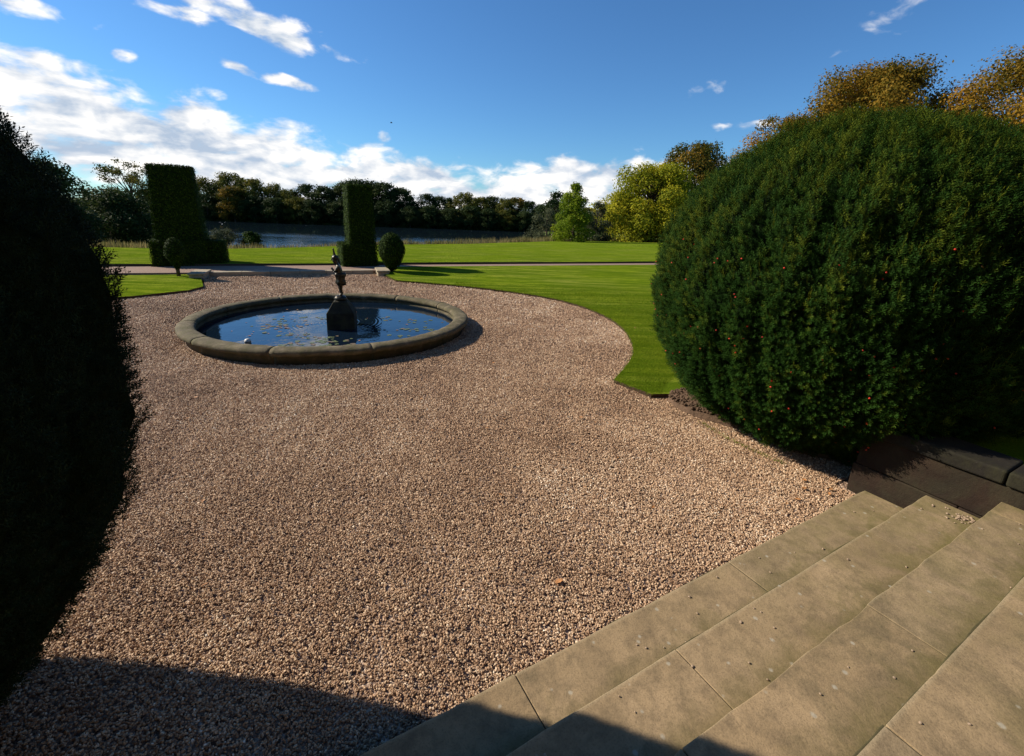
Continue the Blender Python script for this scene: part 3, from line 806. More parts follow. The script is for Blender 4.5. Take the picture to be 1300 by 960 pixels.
fig = skin_fig('figure', J, E_, M_bronze, st)
def small_blob(name, c, r, mat, parent, n=.15, seed=0):
    bm = bmesh.new(); bmesh.ops.create_uvsphere(bm, u_segments=16, v_segments=12, radius=1)
    for v in bm.verts:
        v.co = Vector((v.co.x * r[0], v.co.y * r[1], v.co.z * r[2])) * (1 + n * mnoise.noise(v.co * 3 + Vector((seed, 0, 0)))) + Vector(c)
    return obj_bm(name, bm, mat, parent, True)
small_blob('hair', (-.045, 0, zf + .765), (.068, .064, .052), M_bronze, st, .35, 3)
small_blob('nose', (-.122, 0, zf + .725), (.014, .012, .014), M_bronze, st, 0)
# drapery wound round hips and falling behind
bm = bmesh.new(); rows = []
for i in range(9):
    z = zf + .47 - .25 * i / 8; row = []
    for j in range(20):
        a = 2 * math.pi * j / 20; r = .085 + .012 * math.sin(a * 5 + i * .8) + .012 * math.sin(i * 1.3) - .018 * (i / 8)
        row.append(bm.verts.new((.022 + (r + (.02 if math.cos(a) > 0 else 0) * i / 8) * math.cos(a), r * .95 * math.sin(a), z)))
    rows.append(row)
for a, b in zip(rows[:-1], rows[1:]):
    for j in range(20): bm.faces.new((a[j], a[(j + 1) % 20], b[(j + 1) % 20], b[j]))
o = obj_bm('drapery', bm, M_bronze, st, True); sd = o.modifiers.new('s', 'SOLIDIFY'); sd.thickness = .008
# horn-like spout held above the head
bm = bmesh.new(); rows = []
pth = [(-.062, .045, zf + .82, .024), (-.066, .04, zf + .86, .020), (-.07, .035, zf + .90, .014), (-.075, .03, zf + .93, .016), (-.078, .028, zf + .945, .010)]
for (x, y, z, r) in pth: rows.append([bm.verts.new((x + r * math.cos(2 * math.pi * j / 12), y + r * math.sin(2 * math.pi * j / 12), z)) for j in range(12)])
for a, b in zip(rows[:-1], rows[1:]):
    for j in range(12): bm.faces.new((a[j], a[(j + 1) % 12], b[(j + 1) % 12], b[j]))
bm.faces.new(rows[-1]); obj_bm('spout', bm, M_bronze, st, True)

# ------------------------------------------------------------------ yews
def sprig_template(nn=11, wid=.055, ln=.36):
    v, f = [], []
    v += [(-.012, 0, 0), (.012, 0, 0), (0, 0, 1.0)]; f.append((0, 1, 2))
    for i in range(nn):
        t = .12 + .85 * i / nn; a = i * 2.4
        d = np.array((math.cos(a), math.sin(a), 0)); l = ln * (1.05 - .45 * t)
        s = np.array((-math.sin(a), math.cos(a), 0)) * wid
        b = np.array((0, 0, t)); k = len(v)
        tip = b + d * l + np.array((0, 0, l * .75))
        mid = b + d * l * .5 + np.array((0, 0, l * .3))
        v += [tuple(b), tuple(mid + s), tuple(tip)]; f.append((k, k + 1, k + 2))
        v += [tuple(b), tuple(tip), tuple(mid - s)]; f.append((k + 3, k + 4, k + 5))
    return np.array(v), np.array(f)
SPV, SPF = sprig_template()

def lump(dirs, f, seed):
    return noise2(np.arctan2(dirs[:, 1], dirs[:, 0]) * 2.4 * f, dirs[:, 2] * 1.5 * f, 1.0, seed, 3)

def make_yew(name, label, c, a, az, zb, nsprig, size, mat, face_az=None, shoots=0, berries=0, ins=.10, dj=(-.09, .05), flat=None):
    root = empty(name, (c[0], c[1], 0)); tag(root, label, 'yew')
    n = int(nsprig)
    D_ = rng.normal(size=(n * 3, 3)); D_ /= np.linalg.norm(D_, axis=1)[:, None]
    if face_az is not None:   # most sprigs on the sides one can see
        w = np.array([math.cos(face_az), math.sin(face_az), .25]); keep = (D_ @ w > -.35) | (rng.random(len(D_)) < .25); D_ = D_[keep]
    D_ = D_[:n]
    def groove(D2): return noise2(np.arctan2(D2[:, 1], D2[:, 0]) * 17, D2[:, 2] * 3.2, 1.0, 7, 2)
    def rad(D2):
        # bulging lumps, slightly squared dome
        return 1 + .026 * lump(D2, 1.3, 1) + (.040 * lump(D2, 5.0, 2) + .026 * lump(D2, 11, 3) + .040 * groove(D2)) * (1 if a < 2.1 else .5)
    rr = rad(D_)
    pos = D_ * rr[:, None] * np.array([a, a, az]) + np.array([0, 0, az + zb])
    depth = rng.uniform(dj[0], dj[1], len(D_))
    nrm = D_ / np.array([a, a, az]); nrm /= np.linalg.norm(nrm, axis=1)[:, None]
    pos += nrm * depth[:, None]
    if flat: pos[:, 1] = np.where(pos[:, 1] > flat[0], flat[0] + (pos[:, 1] - flat[0]) * flat[1], pos[:, 1])
    m = pos[:, 2] > .06; pos, nrm, D_ = pos[m], nrm[m], D_[m]; n = len(pos)
    Z = nrm * .8 + np.array([0, 0, .8]) + rng.normal(0, .27, (n, 3))
    S = rng.uniform(.6, 1.25, n) * size
    tint = np.clip(.36 + .22 * lump(D_, 5, 6) + .22 * groove(D_) + rng.normal(0, .14, n) + .22 * np.clip(D_[:, 2], 0, 1), 0, 1)  # lighter tops and darker grooves: lit contrast painted into the needle colour
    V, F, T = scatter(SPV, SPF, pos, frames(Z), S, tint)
    idx_ = [np.zeros(len(F), int)]; Vs, Fs, Ts = [V], [F], [T]; off = len(V)
    if shoots:
        k = rng.choice(n, shoots); P = pos[k]; Z = nrm[k] * .30 + np.array([0, 0, 1.0]) + rng.normal(0, .12, (shoots, 3))
        Sh = np.stack([rng.uniform(.35, .6, shoots) * size, rng.uniform(.35, .6, shoots) * size, rng.uniform(1.6, 2.8, shoots) * size], 1)
        V, F, T = scatter(SPV, SPF, P, frames(Z), Sh, np.clip(rng.normal(.95, .1, shoots), 0, 1))
        Vs.append(V); Fs.append(F + off); Ts.append(T); off += len(V); idx_.append(np.zeros(len(F), int))
    if berries:
        cand = np.where(D_[:, 2] < .35)[0]; k = rng.choice(cand, berries)
        tv, tf = blob_template(1, 0, 1.0)
        V, F, T = scatter(tv, tf, pos[k] + nrm[k] * .04, frames(nrm[k]), np.full(berries, .009), np.zeros(berries))
        Vs.append(V); Fs.append(F + off); Ts.append(T); off += len(V); idx_.append(np.ones(len(F), int))
    mesh_np('foliage', np.concatenate(Vs), np.concatenate(Fs), None, root, np.concatenate(Ts), mats=[mat, M_berry], midx=np.concatenate(idx_))
    # dense inner mass of twigs
    bm = bmesh.new(); bmesh.ops.create_icosphere(bm, subdivisions=6, radius=1)
    co = np.array([v.co[:] for v in bm.verts]); r_ = rad(co)
    for v, q, k in zip(bm.verts, co, r_):
        yy = q[1] * k * (a - ins)
        if flat and yy > flat[0]: yy = flat[0] + (yy - flat[0]) * flat[1]
        v.co = Vector((q[0] * k * (a - ins), yy, max(q[2] * k * (az - ins) + az + zb, .0)))
    obj_bm('twig_mass', bm, M_twig, root, True)
    bm = bmesh.new(); bmesh.ops.create_cone(bm, segments=14, radius1=.2, radius2=.12, depth=1.0, cap_ends=True)
    for v in bm.verts: v.co.z += .45
    obj_bm('trunk', bm, M_bark, root, True)
    return root
M_berry = mat_simple('yew_berry', (.50, .03, .012), .35, 0, 20, .2)
k = NT('twig_mass'); v = k.coord(); n_ = k.noise(v, 18, 6, .75); n3_ = k.noise(v, 60, 3, .7)
M_twig = k.done(k.bsdf(k.ramp(n_, [(.35, (.006, .012, .005)), (.6, (.018, .034, .012)), (.8, (.035, .055, .016))]), .95, k.bump(n3_, 1.0, .05, k.bump(n_, 1.0, .12)), spec=.05))
make_yew('clipped_yew', 'huge rounded clipped yew with red berries right of the gravel', (3.84, 5.36), 2.02, 1.87, -.2, 88000, .072, L_yew, math.atan2(-5.36, -3.84), 1500, 260, dj=(-.08, .03))
make_yew('clipped_yew', 'huge rounded yew standing black in shade at the left edge', (-3.73, .69), 2.35, 1.94, -.1, 90000, .044, L_yewshade, math.atan2(.6, 3.7), 160, 14, ins=.02, dj=(-.03, .012), flat=(1.12, .42))

# ------------------------------------------------------------------ hedge towers, ball and small topiary
LEAFV = np.array([(0, -.5, 0), (.32, 0, .06), (0, .5, 0), (-.32, 0, .06)]); LEAFF = np.array([[0, 1, 2, 3]])
def leaves_on_box(c, rz, w, d, z0, z1, dens, size, taper=(1, 1), shear=0.0):
    """leaf cards over a clipped box: centre c, width w, depth d"""
    P, Nn = [], []
    h = z1 - z0
    for (ax, sgn, aw, ah) in (('x', 1, d, h), ('x', -1, d, h), ('y', 1, w, h), ('y', -1, w, h), ('z', 1, w, d)):
        n = int(aw * ah * dens); s = rng.uniform(-.5, .5, n); t = rng.uniform(0, 1, n)
        if ax == 'x': q = np.stack([np.full(n, sgn * w / 2), s * d, z0 + t * h], 1); nn = np.tile([sgn, 0, .15], (n, 1))
        elif ax == 'y': q = np.stack([s * w, np.full(n, sgn * d / 2), z0 + t * h], 1); nn = np.tile([0, sgn, .15], (n, 1))
        else: q = np.stack([s * w, (t - .5) * d, np.full(n, z1)], 1); nn = np.tile([0, 0, 1], (n, 1))
        P.append(q); Nn.append(nn)
    P = np.concatenate(P); Nn = np.concatenate(Nn).astype(float)
    f = (P[:, 2] - z0) / h; sc = taper[0] + (taper[1] - taper[0]) * f
    P[:, 0] *= sc; P[:, 1] *= sc
    P += Nn * (rng.normal(0, .025, len(P)) + .03 * noise2(P[:, 0] + P[:, 2], P[:, 1] - P[:, 2], 2.2, 3))[:, None]
    Nn += rng.normal(0, .28, Nn.shape)
    ca, sa = math.cos(rz), math.sin(rz)
    Rm = np.array([[ca, -sa, 0], [sa, ca, 0], [0, 0, 1]])
    P = P @ Rm.T; Nn = Nn @ Rm.T
    P[:, 0] += c[0]; P[:, 1] += c[1]
    tint = np.clip(.4 + rng.normal(0, .22, len(P)), 0, 1)
    return scatter(LEAFV, LEAFF, P, frames(Nn), rng.uniform(.6, 1.3, len(P)) * size, tint)
def core_box(bm, c, rz, w, d, z0, z1, taper, inset=.05):
    ca, sa = math.cos(rz), math.sin(rz); vs = []
    for z, s in ((z0, taper[0]), (z1 - inset, taper[1])):
        for x, y in ((-1, -1), (1, -1), (1, 1), (-1, 1)):
            X, Y = x * (w / 2 - inset) * s, y * (d / 2 - inset) * s
            vs.append(bm.verts.new((c[0] + ca * X - sa * Y, c[1] + sa * X + ca * Y, z)))
    for f in ((3, 2, 1, 0), (4, 5, 6, 7), (0, 1, 5, 4), (1, 2, 6, 5), (2, 3, 7, 6), (3, 0, 4, 7)): bm.faces.new([vs[i] for i in f])
def hedge_tower(label, loc, rz, base, tower, bits=()):
    root = empty('hedge_tower', loc); tag(root, label, 'hedge')
    for nm, boxes in (('hedge_base', [base] + list(bits)), ('hedge_column', [tower])):
        Vs, Fs, Ts, off = [], [], [], 0; bm = bmesh.new()
        for (cx, cy, w, d, z0, z1, t0, t1) in boxes:
            V, F, T = leaves_on_box((cx, cy), rz, w, d, z0, z1, 1500, .05, (t0, t1)); Vs.append(V); Fs.append(F + off); Ts.append(T); off += len(V)
            core_box(bm, (cx, cy), rz, w, d, z0, z1, (t0, t1))
        o = mesh_np(nm, np.concatenate(Vs), np.concatenate(Fs), L_hedge, root, np.concatenate(Ts))
        me = bpy.data.meshes.new('core'); bm.to_mesh(me); bm.free(); me.materials.append(M_twig)
        co = bpy.data.objects.new('twig_core', me); link(co, o)
# left tower (nearer, wider) and middle tower
hedge_tower('broad dark clipped hedge tower with stepped base at the left of the kerb', (-12.75, 17.5, .0), R(27), (-.0, -.05, 1.75, 1.4, 0, 1.02, 1.0, .98), (0, .05, 1.42, 1.1, .9, 3.66, 1.06, .93), [(.95, .3, .9, 1.0, 0, 1.0, 1, .97)])
hedge_tower('slimmer clipped hedge tower on a square base, left of the round shrub', (-6.62, 19.15, .0), R(30), (0, 0, 1.38, 1.25, 0, 1.0, 1.02, .98), (.12, .12, 1.0, .95, .9, 3.28, 1.05, .94))

def blob_shrub(name, label, loc, rx, rz_, zc, n, size, mat, cat='shrub', pinch=.0, trunk_h=.3):
    root = empty(name, loc); tag(root, label, cat)
    D_ = rng.normal(size=(n, 3)); D_ /= np.linalg.norm(D_, axis=1)[:, None]
    k = 1 + .05 * lump(D_, 2, 3) + rng.uniform(-.05, .03, n)
    pr = np.where(D_[:, 2] < 0, 1 - pinch * (-D_[:, 2]) ** .8, 1)
    P = np.stack([D_[:, 0] * rx * k * pr, D_[:, 1] * rx * k * pr, zc + D_[:, 2] * rz_ * k], 1)
    V, F, T = scatter(LEAFV, LEAFF, P, frames(D_ + rng.normal(0, .5, D_.shape)), rng.uniform(.6, 1.3, n) * size, np.clip(rng.normal(.4, .2, n), 0, 1))
    mesh_np('foliage', V, F, mat, root, T)
    bm = bmesh.new(); bmesh.ops.create_icosphere(bm, subdivisions=4, radius=1)
    for v in bm.verts:
        pz = 1 - pinch * max(0, -v.co.z) ** .8
        v.co = Vector((v.co.x * rx * .93 * pz, v.co.y * rx * .93 * pz, zc + v.co.z * rz_ * .93))
    obj_bm('twig_mass', bm, M_twig, root, True)
    bm = bmesh.new(); bmesh.ops.create_cone(bm, segments=10, radius1=.06, radius2=.045, depth=trunk_h + .3, cap_ends=True)
    for v in bm.verts: v.co.z += (trunk_h + .3) / 2
    obj_bm('trunk', bm, M_bark, root, True)
blob_shrub('round_shrub', 'small egg shaped clipped shrub beside the slim hedge tower', (-4.72, 17.45, .08), .50, .71, .76, 6500, .045, L_hedge, 'shrub', .35, .2)
blob_shrub('vase_shrub', 'small vase shaped topiary shrub on the left lawn before the hedge tower', (-11.02, 14.72, .08), .29, .55, .68, 3000, .042, L_hedge, 'shrub', .80, .25)

# ------------------------------------------------------------------ trees
def tube(path, radii, seg=8):
    V, F = [], []
    path = [np.array(p, float) for p in path]
    for i, (p, r) in enumerate(zip(path, radii)):
        d = path[min(i + 1, len(path) - 1)] - path[max(i - 1, 0)]; d /= max(np.linalg.norm(d), 1e-6)
        a = np.cross(d, (0, 0, 1) if abs(d[2]) < .9 else (1, 0, 0)); a /= np.linalg.norm(a); b = np.cross(d, a)
        for j in range(seg):
            t = 2 * math.pi * j / seg; V.append(p + r * (a * math.cos(t) + b * math.sin(t)))
    for i in range(len(path) - 1):
        for j in range(seg): F.append((i * seg + j, i * seg + (j + 1) % seg, (i + 1) * seg + (j + 1) % seg, (i + 1) * seg + j))
    return np.array(V), np.array(F)

def crown_data(h, w, z0, nl, nleaf, size, shape='round', open_=.0, seed=0):
    """lobes around an uneven crown volume; leaf cards spread through each lobe"""
    g = np.random.default_rng(seed + 100)
    lobes = []
    ch = h - z0
    for i in range(nl):
        t = g.uniform(0, 1)
        if shape == 'round': prof_ = math.sin(math.pi * (t * .86 + .10)) ** .65
        elif shape == 'cone': prof_ = (1 - t) ** .75 * .95 + .06 if t > .12 else .75
        elif shape == 'dome': prof_ = math.sqrt(max(0, 1 - t ** 2.2)) * .98 + .02
        else: prof_ = .9
        a = g.uniform(0, 2 * math.pi); rr = math.sqrt(g.uniform(.12 if nl > 20 else .0, 1)) * prof_ * w / 2 * g.uniform(.8, 1.05)
        lr = w * g.uniform(.10, .19) * (1 if nl < 40 else .8) * (.55 + .45 * prof_)
        z = z0 + t * ch
        z = min(z, h - lr * .7)
        lobes.append((rr * math.cos(a), rr * math.sin(a), z, lr))
    Lb = np.array(lobes)
    wts = Lb[:, 3] ** 2; k = g.choice(len(Lb), nleaf, p=wts / wts.sum())
    D_ = g.normal(size=(nleaf, 3)); D_ /= np.linalg.norm(D_, axis=1)[:, None]
    rad = g.uniform(.10 if open_ else .45, 1.0 if open_ else 1.12, nleaf) ** .7
    P = Lb[k, :3] + D_ * (Lb[k, 3] * rad)[:, None] * np.array([1, 1, .78])
    P += g.normal(0, size * .6, P.shape)
    tl = g.normal(.45, .22, len(Lb))
    tint = np.clip(tl[k] + g.normal(0, .18, nleaf), 0, 1)
    Nn = D_ + g.normal(0, .6, D_.shape) + np.array([0, 0, .4])
    V, F, T = scatter(LEAFV, LEAFF, P, frames(Nn), g.uniform(.55, 1.35, nleaf) * size, tint)
    return Lb, V, F, T

def make_tree(name, label, loc, h, w, z0, nl, nleaf, size, mat, shape='round', cat='tree', group=None, open_=0.0, seed=0, trunk_r=None, twigs=True):
    Lb, V, F, T = crown_data(h, w, z0, nl, nleaf, size, shape, open_, seed)
    root = empty(name, loc); tag(root, label, cat, group)
    g = np.random.default_rng(seed)
    tr = trunk_r or h * .022
    lean = g.normal(0, h * .012, 2)
    top = h * (.9 if shape != 'round' else .78)
    pts = [(0, 0, -.4), (0, 0, h * .02), (lean[0] * .4, lean[1] * .4, h * .2), (lean[0], lean[1], h * .5), (lean[0] * 1.5, lean[1] * 1.5, top)]
    tv_, tf_ = tube(pts, [tr * 1.5, tr * 1.15, tr * .9, tr * .6, tr * .15]); Vs, Fs, off = [tv_], [tf_], len(tv_)
    if twigs:
        for (x, y, z, r) in Lb[:: max(1, len(Lb) // (26 if len(Lb) < 120 else 90))]:
            zb_ = min(z * .62 + z0 * .15, top * .9)
            b = np.interp(zb_, [0, h * .5, top], [0, lean[0], lean[0] * 1.5]); b2 = np.interp(zb_, [0, h * .5, top], [0, lean[1], lean[1] * 1.5])
            p0 = np.array((b, b2, zb_)); p1 = np.array((x, y, z)); pm_ = (p0 + p1) / 2 + np.array((0, 0, -.06 * np.linalg.norm(p1 - p0)))
            a_, f_ = tube([p0, pm_, p1], [tr * .38, tr * .2, tr * .05], 5); Vs.append(a_); Fs.append(f_ + off); off += len(a_)
    mesh_np('trunk', np.concatenate(Vs), np.concatenate(Fs), M_bark, root, smooth=True)
    mesh_np('crown', V, F, mat, root, T)
    return root
def copy_tree(src, loc, rz, sxy, sz, label, group):
    r = src.copy(); r.location = loc; r.rotation_euler = (0, 0, rz); r.scale = (sxy, sxy, sz); r['label'] = label
    if group: r['group'] = group
    COL.objects.link(r)
    for ch in list(src.children):
        c = ch.copy(); c.parent = r; COL.objects.link(c)
    return r

# right-hand group
make_tree('yellow_tree', 'spreading yellow leaved tree at the right edge of the far lawn', (18.6, 66, -1.35), 10.6, 14.5, .7, 140, 60000, .27, L_yellow, 'dome', seed=11, trunk_r=.28)
make_tree('rust_tree', 'taller rust and dark green tree behind the yellow tree', (28.6, 80, -1.9), 16.0, 16.0, .8, 120, 60000, .32, L_rust, 'round', seed=12)
make_tree('conical_tree', 'bright green conical tree left of the yellow tree', (6.95, 57, -1.35), 7.2, 6.2, .5, 80, 16000, .20, L_green, 'cone', seed=13, trunk_r=.13)
make_tree('dark_bush_tree', 'low dark olive bushy tree between the conical and yellow trees', (10.6, 62, -1.5), 5.4, 4.4, .2, 30, 5000, .24, L_grey, 'dome', seed=14)
make_tree('willow_bush', 'grey green rounded bush by the water left of the conical tree', (7.2, 108, -4.3), 7.6, 9.5, .2, 40, 6000, .36, L_grey, 'dome', seed=15)
make_tree('round_tree', 'dark round headed tree behind the grey green bush', (12.2, 140, -4.2), 12.4, 11, 1.5, 40, 6000, .5, L_dark, 'round', seed=16)
make_tree('beech_tree', 'golden orange beech rising behind the middle of the right yew', (17.9, 25.0, 0), 10.0, 10.4, 1.6, 170, 150000, .115, L_beech, 'dome', seed=17, open_=1, trunk_r=.2)
make_tree('beech_tree', 'lower golden beech peeping over the left shoulder of the right yew', (13.9, 25.6, 0), 7.7, 6.5, .8, 80, 60000, .10, L_beech, 'dome', seed=19, open_=1, trunk_r=.12)
make_tree('beech_tree', 'golden orange beech rising behind the right yew at the right edge', (25.0, 24.2, 0), 10.5, 13.0, 1.8, 190, 170000, .115, L_beech, 'dome', seed=18, open_=1, trunk_r=.22)
# left-hand group
make_tree('open_tree', 'thin open crowned tree with visible branches behind the left yew', (-58.5, 71, -4.2), 12.2, 8.4, 4.2, 46, 7000, .26, L_olive, 'round', seed=21, open_=1)
make_tree('dark_tree', 'dark bushy tree peeping out above the left yew, nearest the camera', (-41.0, 40, -2.5), 8.0, 8.5, .3, 80, 24000, .24, L_dark, 'round', seed=22)
make_tree('dark_tree', 'dark spreading tree behind the left yew beside the thin open tree', (-44, 50, -3.0), 6.3, 11, .2, 80, 22000, .26, L_dark, 'dome', seed=23)
make_tree('dark_tree', 'low dark tree on the lake bank left of the broad hedge tower', (-53, 62, -4.0), 5.2, 10, .2, 70, 18000, .28, L_dark, 'dome', seed=24)
make_tree('dark_tree', 'dark tree at the far left of the lake bank, mostly behind the left yew', (-66, 58, -4.0), 10.5, 12, .4, 70, 18000, .32, L_dark, 'round', seed=25)

# wood across the lake
protos = {}
def wood(kind, i):
    spec = {'d': ('woodland_tree', L_dark, 'round'), 'o': ('woodland_tree', L_olive, 'round'), 'r': ('woodland_tree', L_rust, 'round'), 'p': ('woodland_tree', L_dark, 'cone')}[kind]
    key = (kind, i % (4 if kind in 'do' else 1))
    if key not in protos:
        protos[key] = make_tree(spec[0], 'x', (0, 0, 0), 10, 9.4 if kind != 'p' else 5.8, .0, 90, 9000, .42, spec[1], spec[2], seed=40 + key[1] * 7 + ord(kind), twigs=False)
        return protos[key], True
    return protos[key], False
lab = {'d': 'dark green tree in the wood along the far shore of the lake', 'o': 'olive brown autumn tree in the wood along the far shore of the lake',
       'r': 'golden brown autumn tree in the wood along the far shore of the lake', 'p': 'pointed dark conifer in the wood along the far shore of the lake'}
grp = {'d': 'dark green trees across the lake', 'o': 'olive autumn trees across the lake', 'r': 'golden autumn trees across the lake', 'p': 'conifers across the lake'}
# (x, y, top z, width scale, kind): skyline row first
row = [(-140, 184, 7, 'd'), (-129, 180, 8.6, 'o'), (-119, 178, 10.5, 'o'), (-110, 182, 12.6, 'o'), (-101, 179, 10.6, 'o'), (-104, 172, 7.5, 'r'), (-93, 180, 9.2, 'o'), (-86, 178, 7.4, 'o'),
       (-79, 180, 9.2, 'd'), (-72, 176, 8.8, 'd'), (-67, 184, 10.5, 'd'), (-61, 180, 11.8, 'd'), (-55, 182, 11.0, 'd'), (-50, 178, 10.8, 'd'), (-45, 180, 9.3, 'd'), (-40, 176, 6.4, 'p'), (-35, 180, 7.4, 'd'),
       (-30, 182, 6.8, 'd'), (-25.5, 178, 6.2, 'p'), (-20, 180, 8.4, 'o'), (-14, 178, 6.9, 'o'), (-9.5, 181, 7.4, 'd'), (-4.5, 177, 6.8, 'o'), (0, 180, 7.2, 'r'), (4.5, 178, 6.0, 'd'), (9.5, 182, 5.2, 'd'),
       (16, 176, 6.0, 'd'), (22, 180, 5.4, 'd'), (28, 178, 4.6, 'o'), (35, 182, 6.2, 'd'), (42, 178, 7.5, 'd'), (50, 182, 8.0, 'd'), (60, 180, 8, 'd'), (72, 176, 8, 'o')]
front = [(-134, 173, 3.5, 'd'), (-124, 172, 4.2, 'o'), (-114, 172, 4.6, 'd'), (-96, 172, 4.5, 'd'), (-88, 171, 4.0, 'd'), (-81, 173, 4.6, 'o'), (-75, 171, 3.6, 'd'), (-64, 172, 4.5, 'd'), (-57, 171, 5, 'd'), (-48, 172, 4.2, 'd'),
         (-39, 171, 2.8, 'd'), (-32, 172, 3.2, 'd'), (-24, 171, 2.6, 'd'), (-17, 172, 3.6, 'd'), (-10, 171, 2.8, 'd'), (-3, 172, 3.0, 'o'), (3, 171, 2.4, 'd')]
for i, (x, y, top, kd_) in enumerate(row + front):
    src, new = wood(kd_, i)
    zb_ = -4.15; hh = (top - zb_) / 10; sxy = hh * random.uniform(.95, 1.2) if hh > .9 else hh * 1.35
    if new:
        src.location = (x, y, zb_); src.scale = (sxy, sxy, hh); src['label'] = lab[kd_]; src['group'] = grp[kd_]
    else: copy_tree(src, (x, y, zb_), random.uniform(0, 6.28), sxy, hh, lab[kd_], grp[kd_])

# undergrowth closing the foot of the wood
n = 60000
X = rng.uniform(-175, 75, n); hh = rng.random(n) ** .8; top = 5.5 + 2.2 * noise2(X, X * 0, .09, 31) ; Y = 173 + rng.uniform(0, 14, n)
X = X + 0; P = np.stack([X, Y, -4.1 + hh * top * (.35 + .65 * np.clip((Y - 171) / 8, 0, 1))], 1)
V, F, T = scatter(LEAFV, LEAFF, P, frames(rng.normal(size=(n, 3)) + np.array([0, -.6, .3])), rng.uniform(.6, 1.4, n) * .75, np.clip(rng.normal(.3, .2, n), 0, 1))
tag(mesh_np('undergrowth', V, F, L_dark, tint=T), 'dark undergrowth along the foot of the wood across the lake', 'undergrowth', kind='stuff')

# yellow leaf litter on the lawn below the yellow tree
n = 2600; a = rng.uniform(0, 6.28, n); r = 6.8 * np.sqrt(rng.random(n)); X = 18.6 + r * np.cos(a); Y = 65 + r * np.sin(a) * .8
P = np.stack([X, Y, np.where(Y < ye(X) + .4, zland(X, Y) + .075, ztop(X, Y) + .03)], 1)
V, F, T = scatter(LEAFV, LEAFF, P, frames(np.array([0, 0, 1]) + rng.normal(0, .2, (n, 3))), rng.uniform(.6, 1.4, n) * .22, rng.random(n))
tag(mesh_np('leaf_litter', V, F, L_beech, tint=T), 'golden fallen leaves on the far lawn beneath the yellow tree', 'leaf litter', kind='stuff')

# bank vegetation: shrubs and reeds along the lake edge of the lawn
for i, (x, y, w_, h_, m_, lb) in enumerate([(-28.6, 41, 3.6, 1.5, L_hedge, 'low green bush by the lake just right of the broad hedge tower'), (-26.2, 41.5, 3.4, 1.7, L_grey, 'low grey green bush by the lake, second right of the broad hedge tower'),
        (-24.2, 42, 2.6, 1.5, L_hedge, 'low green bush by the lake at the left end of the open water')]):
    make_tree('lake_bush', lb, (x, y, float(ztop(np.array(x), np.array(y))) - .1), h_ + .75, w_ * 1.1, .05, 40, 8000, .13, m_, 'dome', 'bush', seed=70 + i, trunk_r=.04)
reed_v = np.array([(-.5, 0, 0), (.5, 0, 0), (.3, .1, .6), (0, .3, 1.0), (-.3, .1, .6)]); reed_f = np.array([[0, 1, 2, 3, 4]])
n = 30000
X = rng.uniform(-26, 18, n); off = rng.gamma(2.0, 1.8, n) + 1.0; Y = ye(X) + off
den = noise2(X, Y, .22, 9); keep = rng.random(n) < np.clip(.55 + .8 * den, .12, 1); X, Y, off, den = X[keep], Y[keep], off[keep], den[keep]
Zb = ztop(X, Y); h = (rng.uniform(.45, 1.0, len(X)) * (1 + .5 * noise2(X, Y, .35, 12)) + .05 * off) * np.where(X > -8, .78, .6)
Zd = np.stack([rng.normal(0, .16, len(X)), rng.normal(0, .16, len(X)), np.ones(len(X))], 1)
V, F, T = scatter(reed_v, reed_f, np.stack([X, Y, Zb - .05], 1), frames(Zd), np.stack([np.full(len(X), .055), np.full(len(X), .1), h], 1), np.clip(.5 + .5 * noise2(X, Y, .12, 14) + rng.normal(0, .2, len(X)), 0, 1))
tag(mesh_np('reeds', V, F, L_reed, tint=T), 'tan and green reeds along the near bank of the lake', 'reeds', kind='stuff')

# ------------------------------------------------------------------ two walkers beyond the lawn
def person(label, x, y, cloth, leg):
    z = float(ztop(np.array(x), np.array(y)))
    root = empty('person', (x, y, z), R(20)); tag(root, label, 'person', None)
    skin = mat_simple('skin', (.42, .27, .2), .6)
    J = [(0, 0, .95, .14, .10), (0, 0, 1.15, .13, .10), (0, 0, 1.38, .16, .10), (0, 0, 1.50, .055), (0, .01, 1.60, .085), (0, 0, 1.68, .075), (.19, 0, 1.40, .055), (.23, .02, 1.13, .045), (.22, -.06, .90, .035),
         (-.19, 0, 1.40, .055), (-.23, .02, 1.13, .045), (-.22, -.06, .90, .035), (.09, 0, .88, .085), (.10, -.05, .50, .06), (.10, .05, .08, .045), (.10, -.08, .04, .04), (-.09, 0, .88, .085), (-.10, .06, .50, .06), (-.10, .14, .10, .045), (-.10, .03, .04, .04)]
    E = [(0, 1), (1, 2), (2, 3), (3, 4), (4, 5), (2, 6), (6, 7), (7, 8), (2, 9), (9, 10), (10, 11), (0, 12), (12, 13), (13, 14), (14, 15), (0, 16), (16, 17), (17, 18), (18, 19)]
    skin_fig('body', J, E, skin, root)
    def shell(name, secs, mat):
        bm = bmesh.new(); rows = [[bm.verts.new((rx * math.cos(2 * math.pi * j / 14), ry * math.sin(2 * math.pi * j / 14), z_)) for j in range(14)] for (z_, rx, ry) in secs]
        for a, b in zip(rows[:-1], rows[1:]):
            for j in range(14): bm.faces.new((a[j], a[(j + 1) % 14], b[(j + 1) % 14], b[j]))
        bm.faces.new(rows[-1]); bm.faces.new(list(reversed(rows[0]))); obj_bm(name, bm, mat, root, True)
    shell('coat', [(.72, .25, .18), (1.0, .22, .17), (1.3, .25, .17), (1.45, .22, .15), (1.52, .09, .09)], cloth)
    shell('hair', [(1.58, .10, .10), (1.66, .112, .112), (1.74, .09, .09), (1.78, .04, .04)], leg)
c1 = mat_simple('coat_dark', (.02, .018, .03), .8); c2 = mat_simple('coat_purple', (.06, .035, .09), .8); dk = mat_simple('dark_hair', (.02, .014, .01), .7)
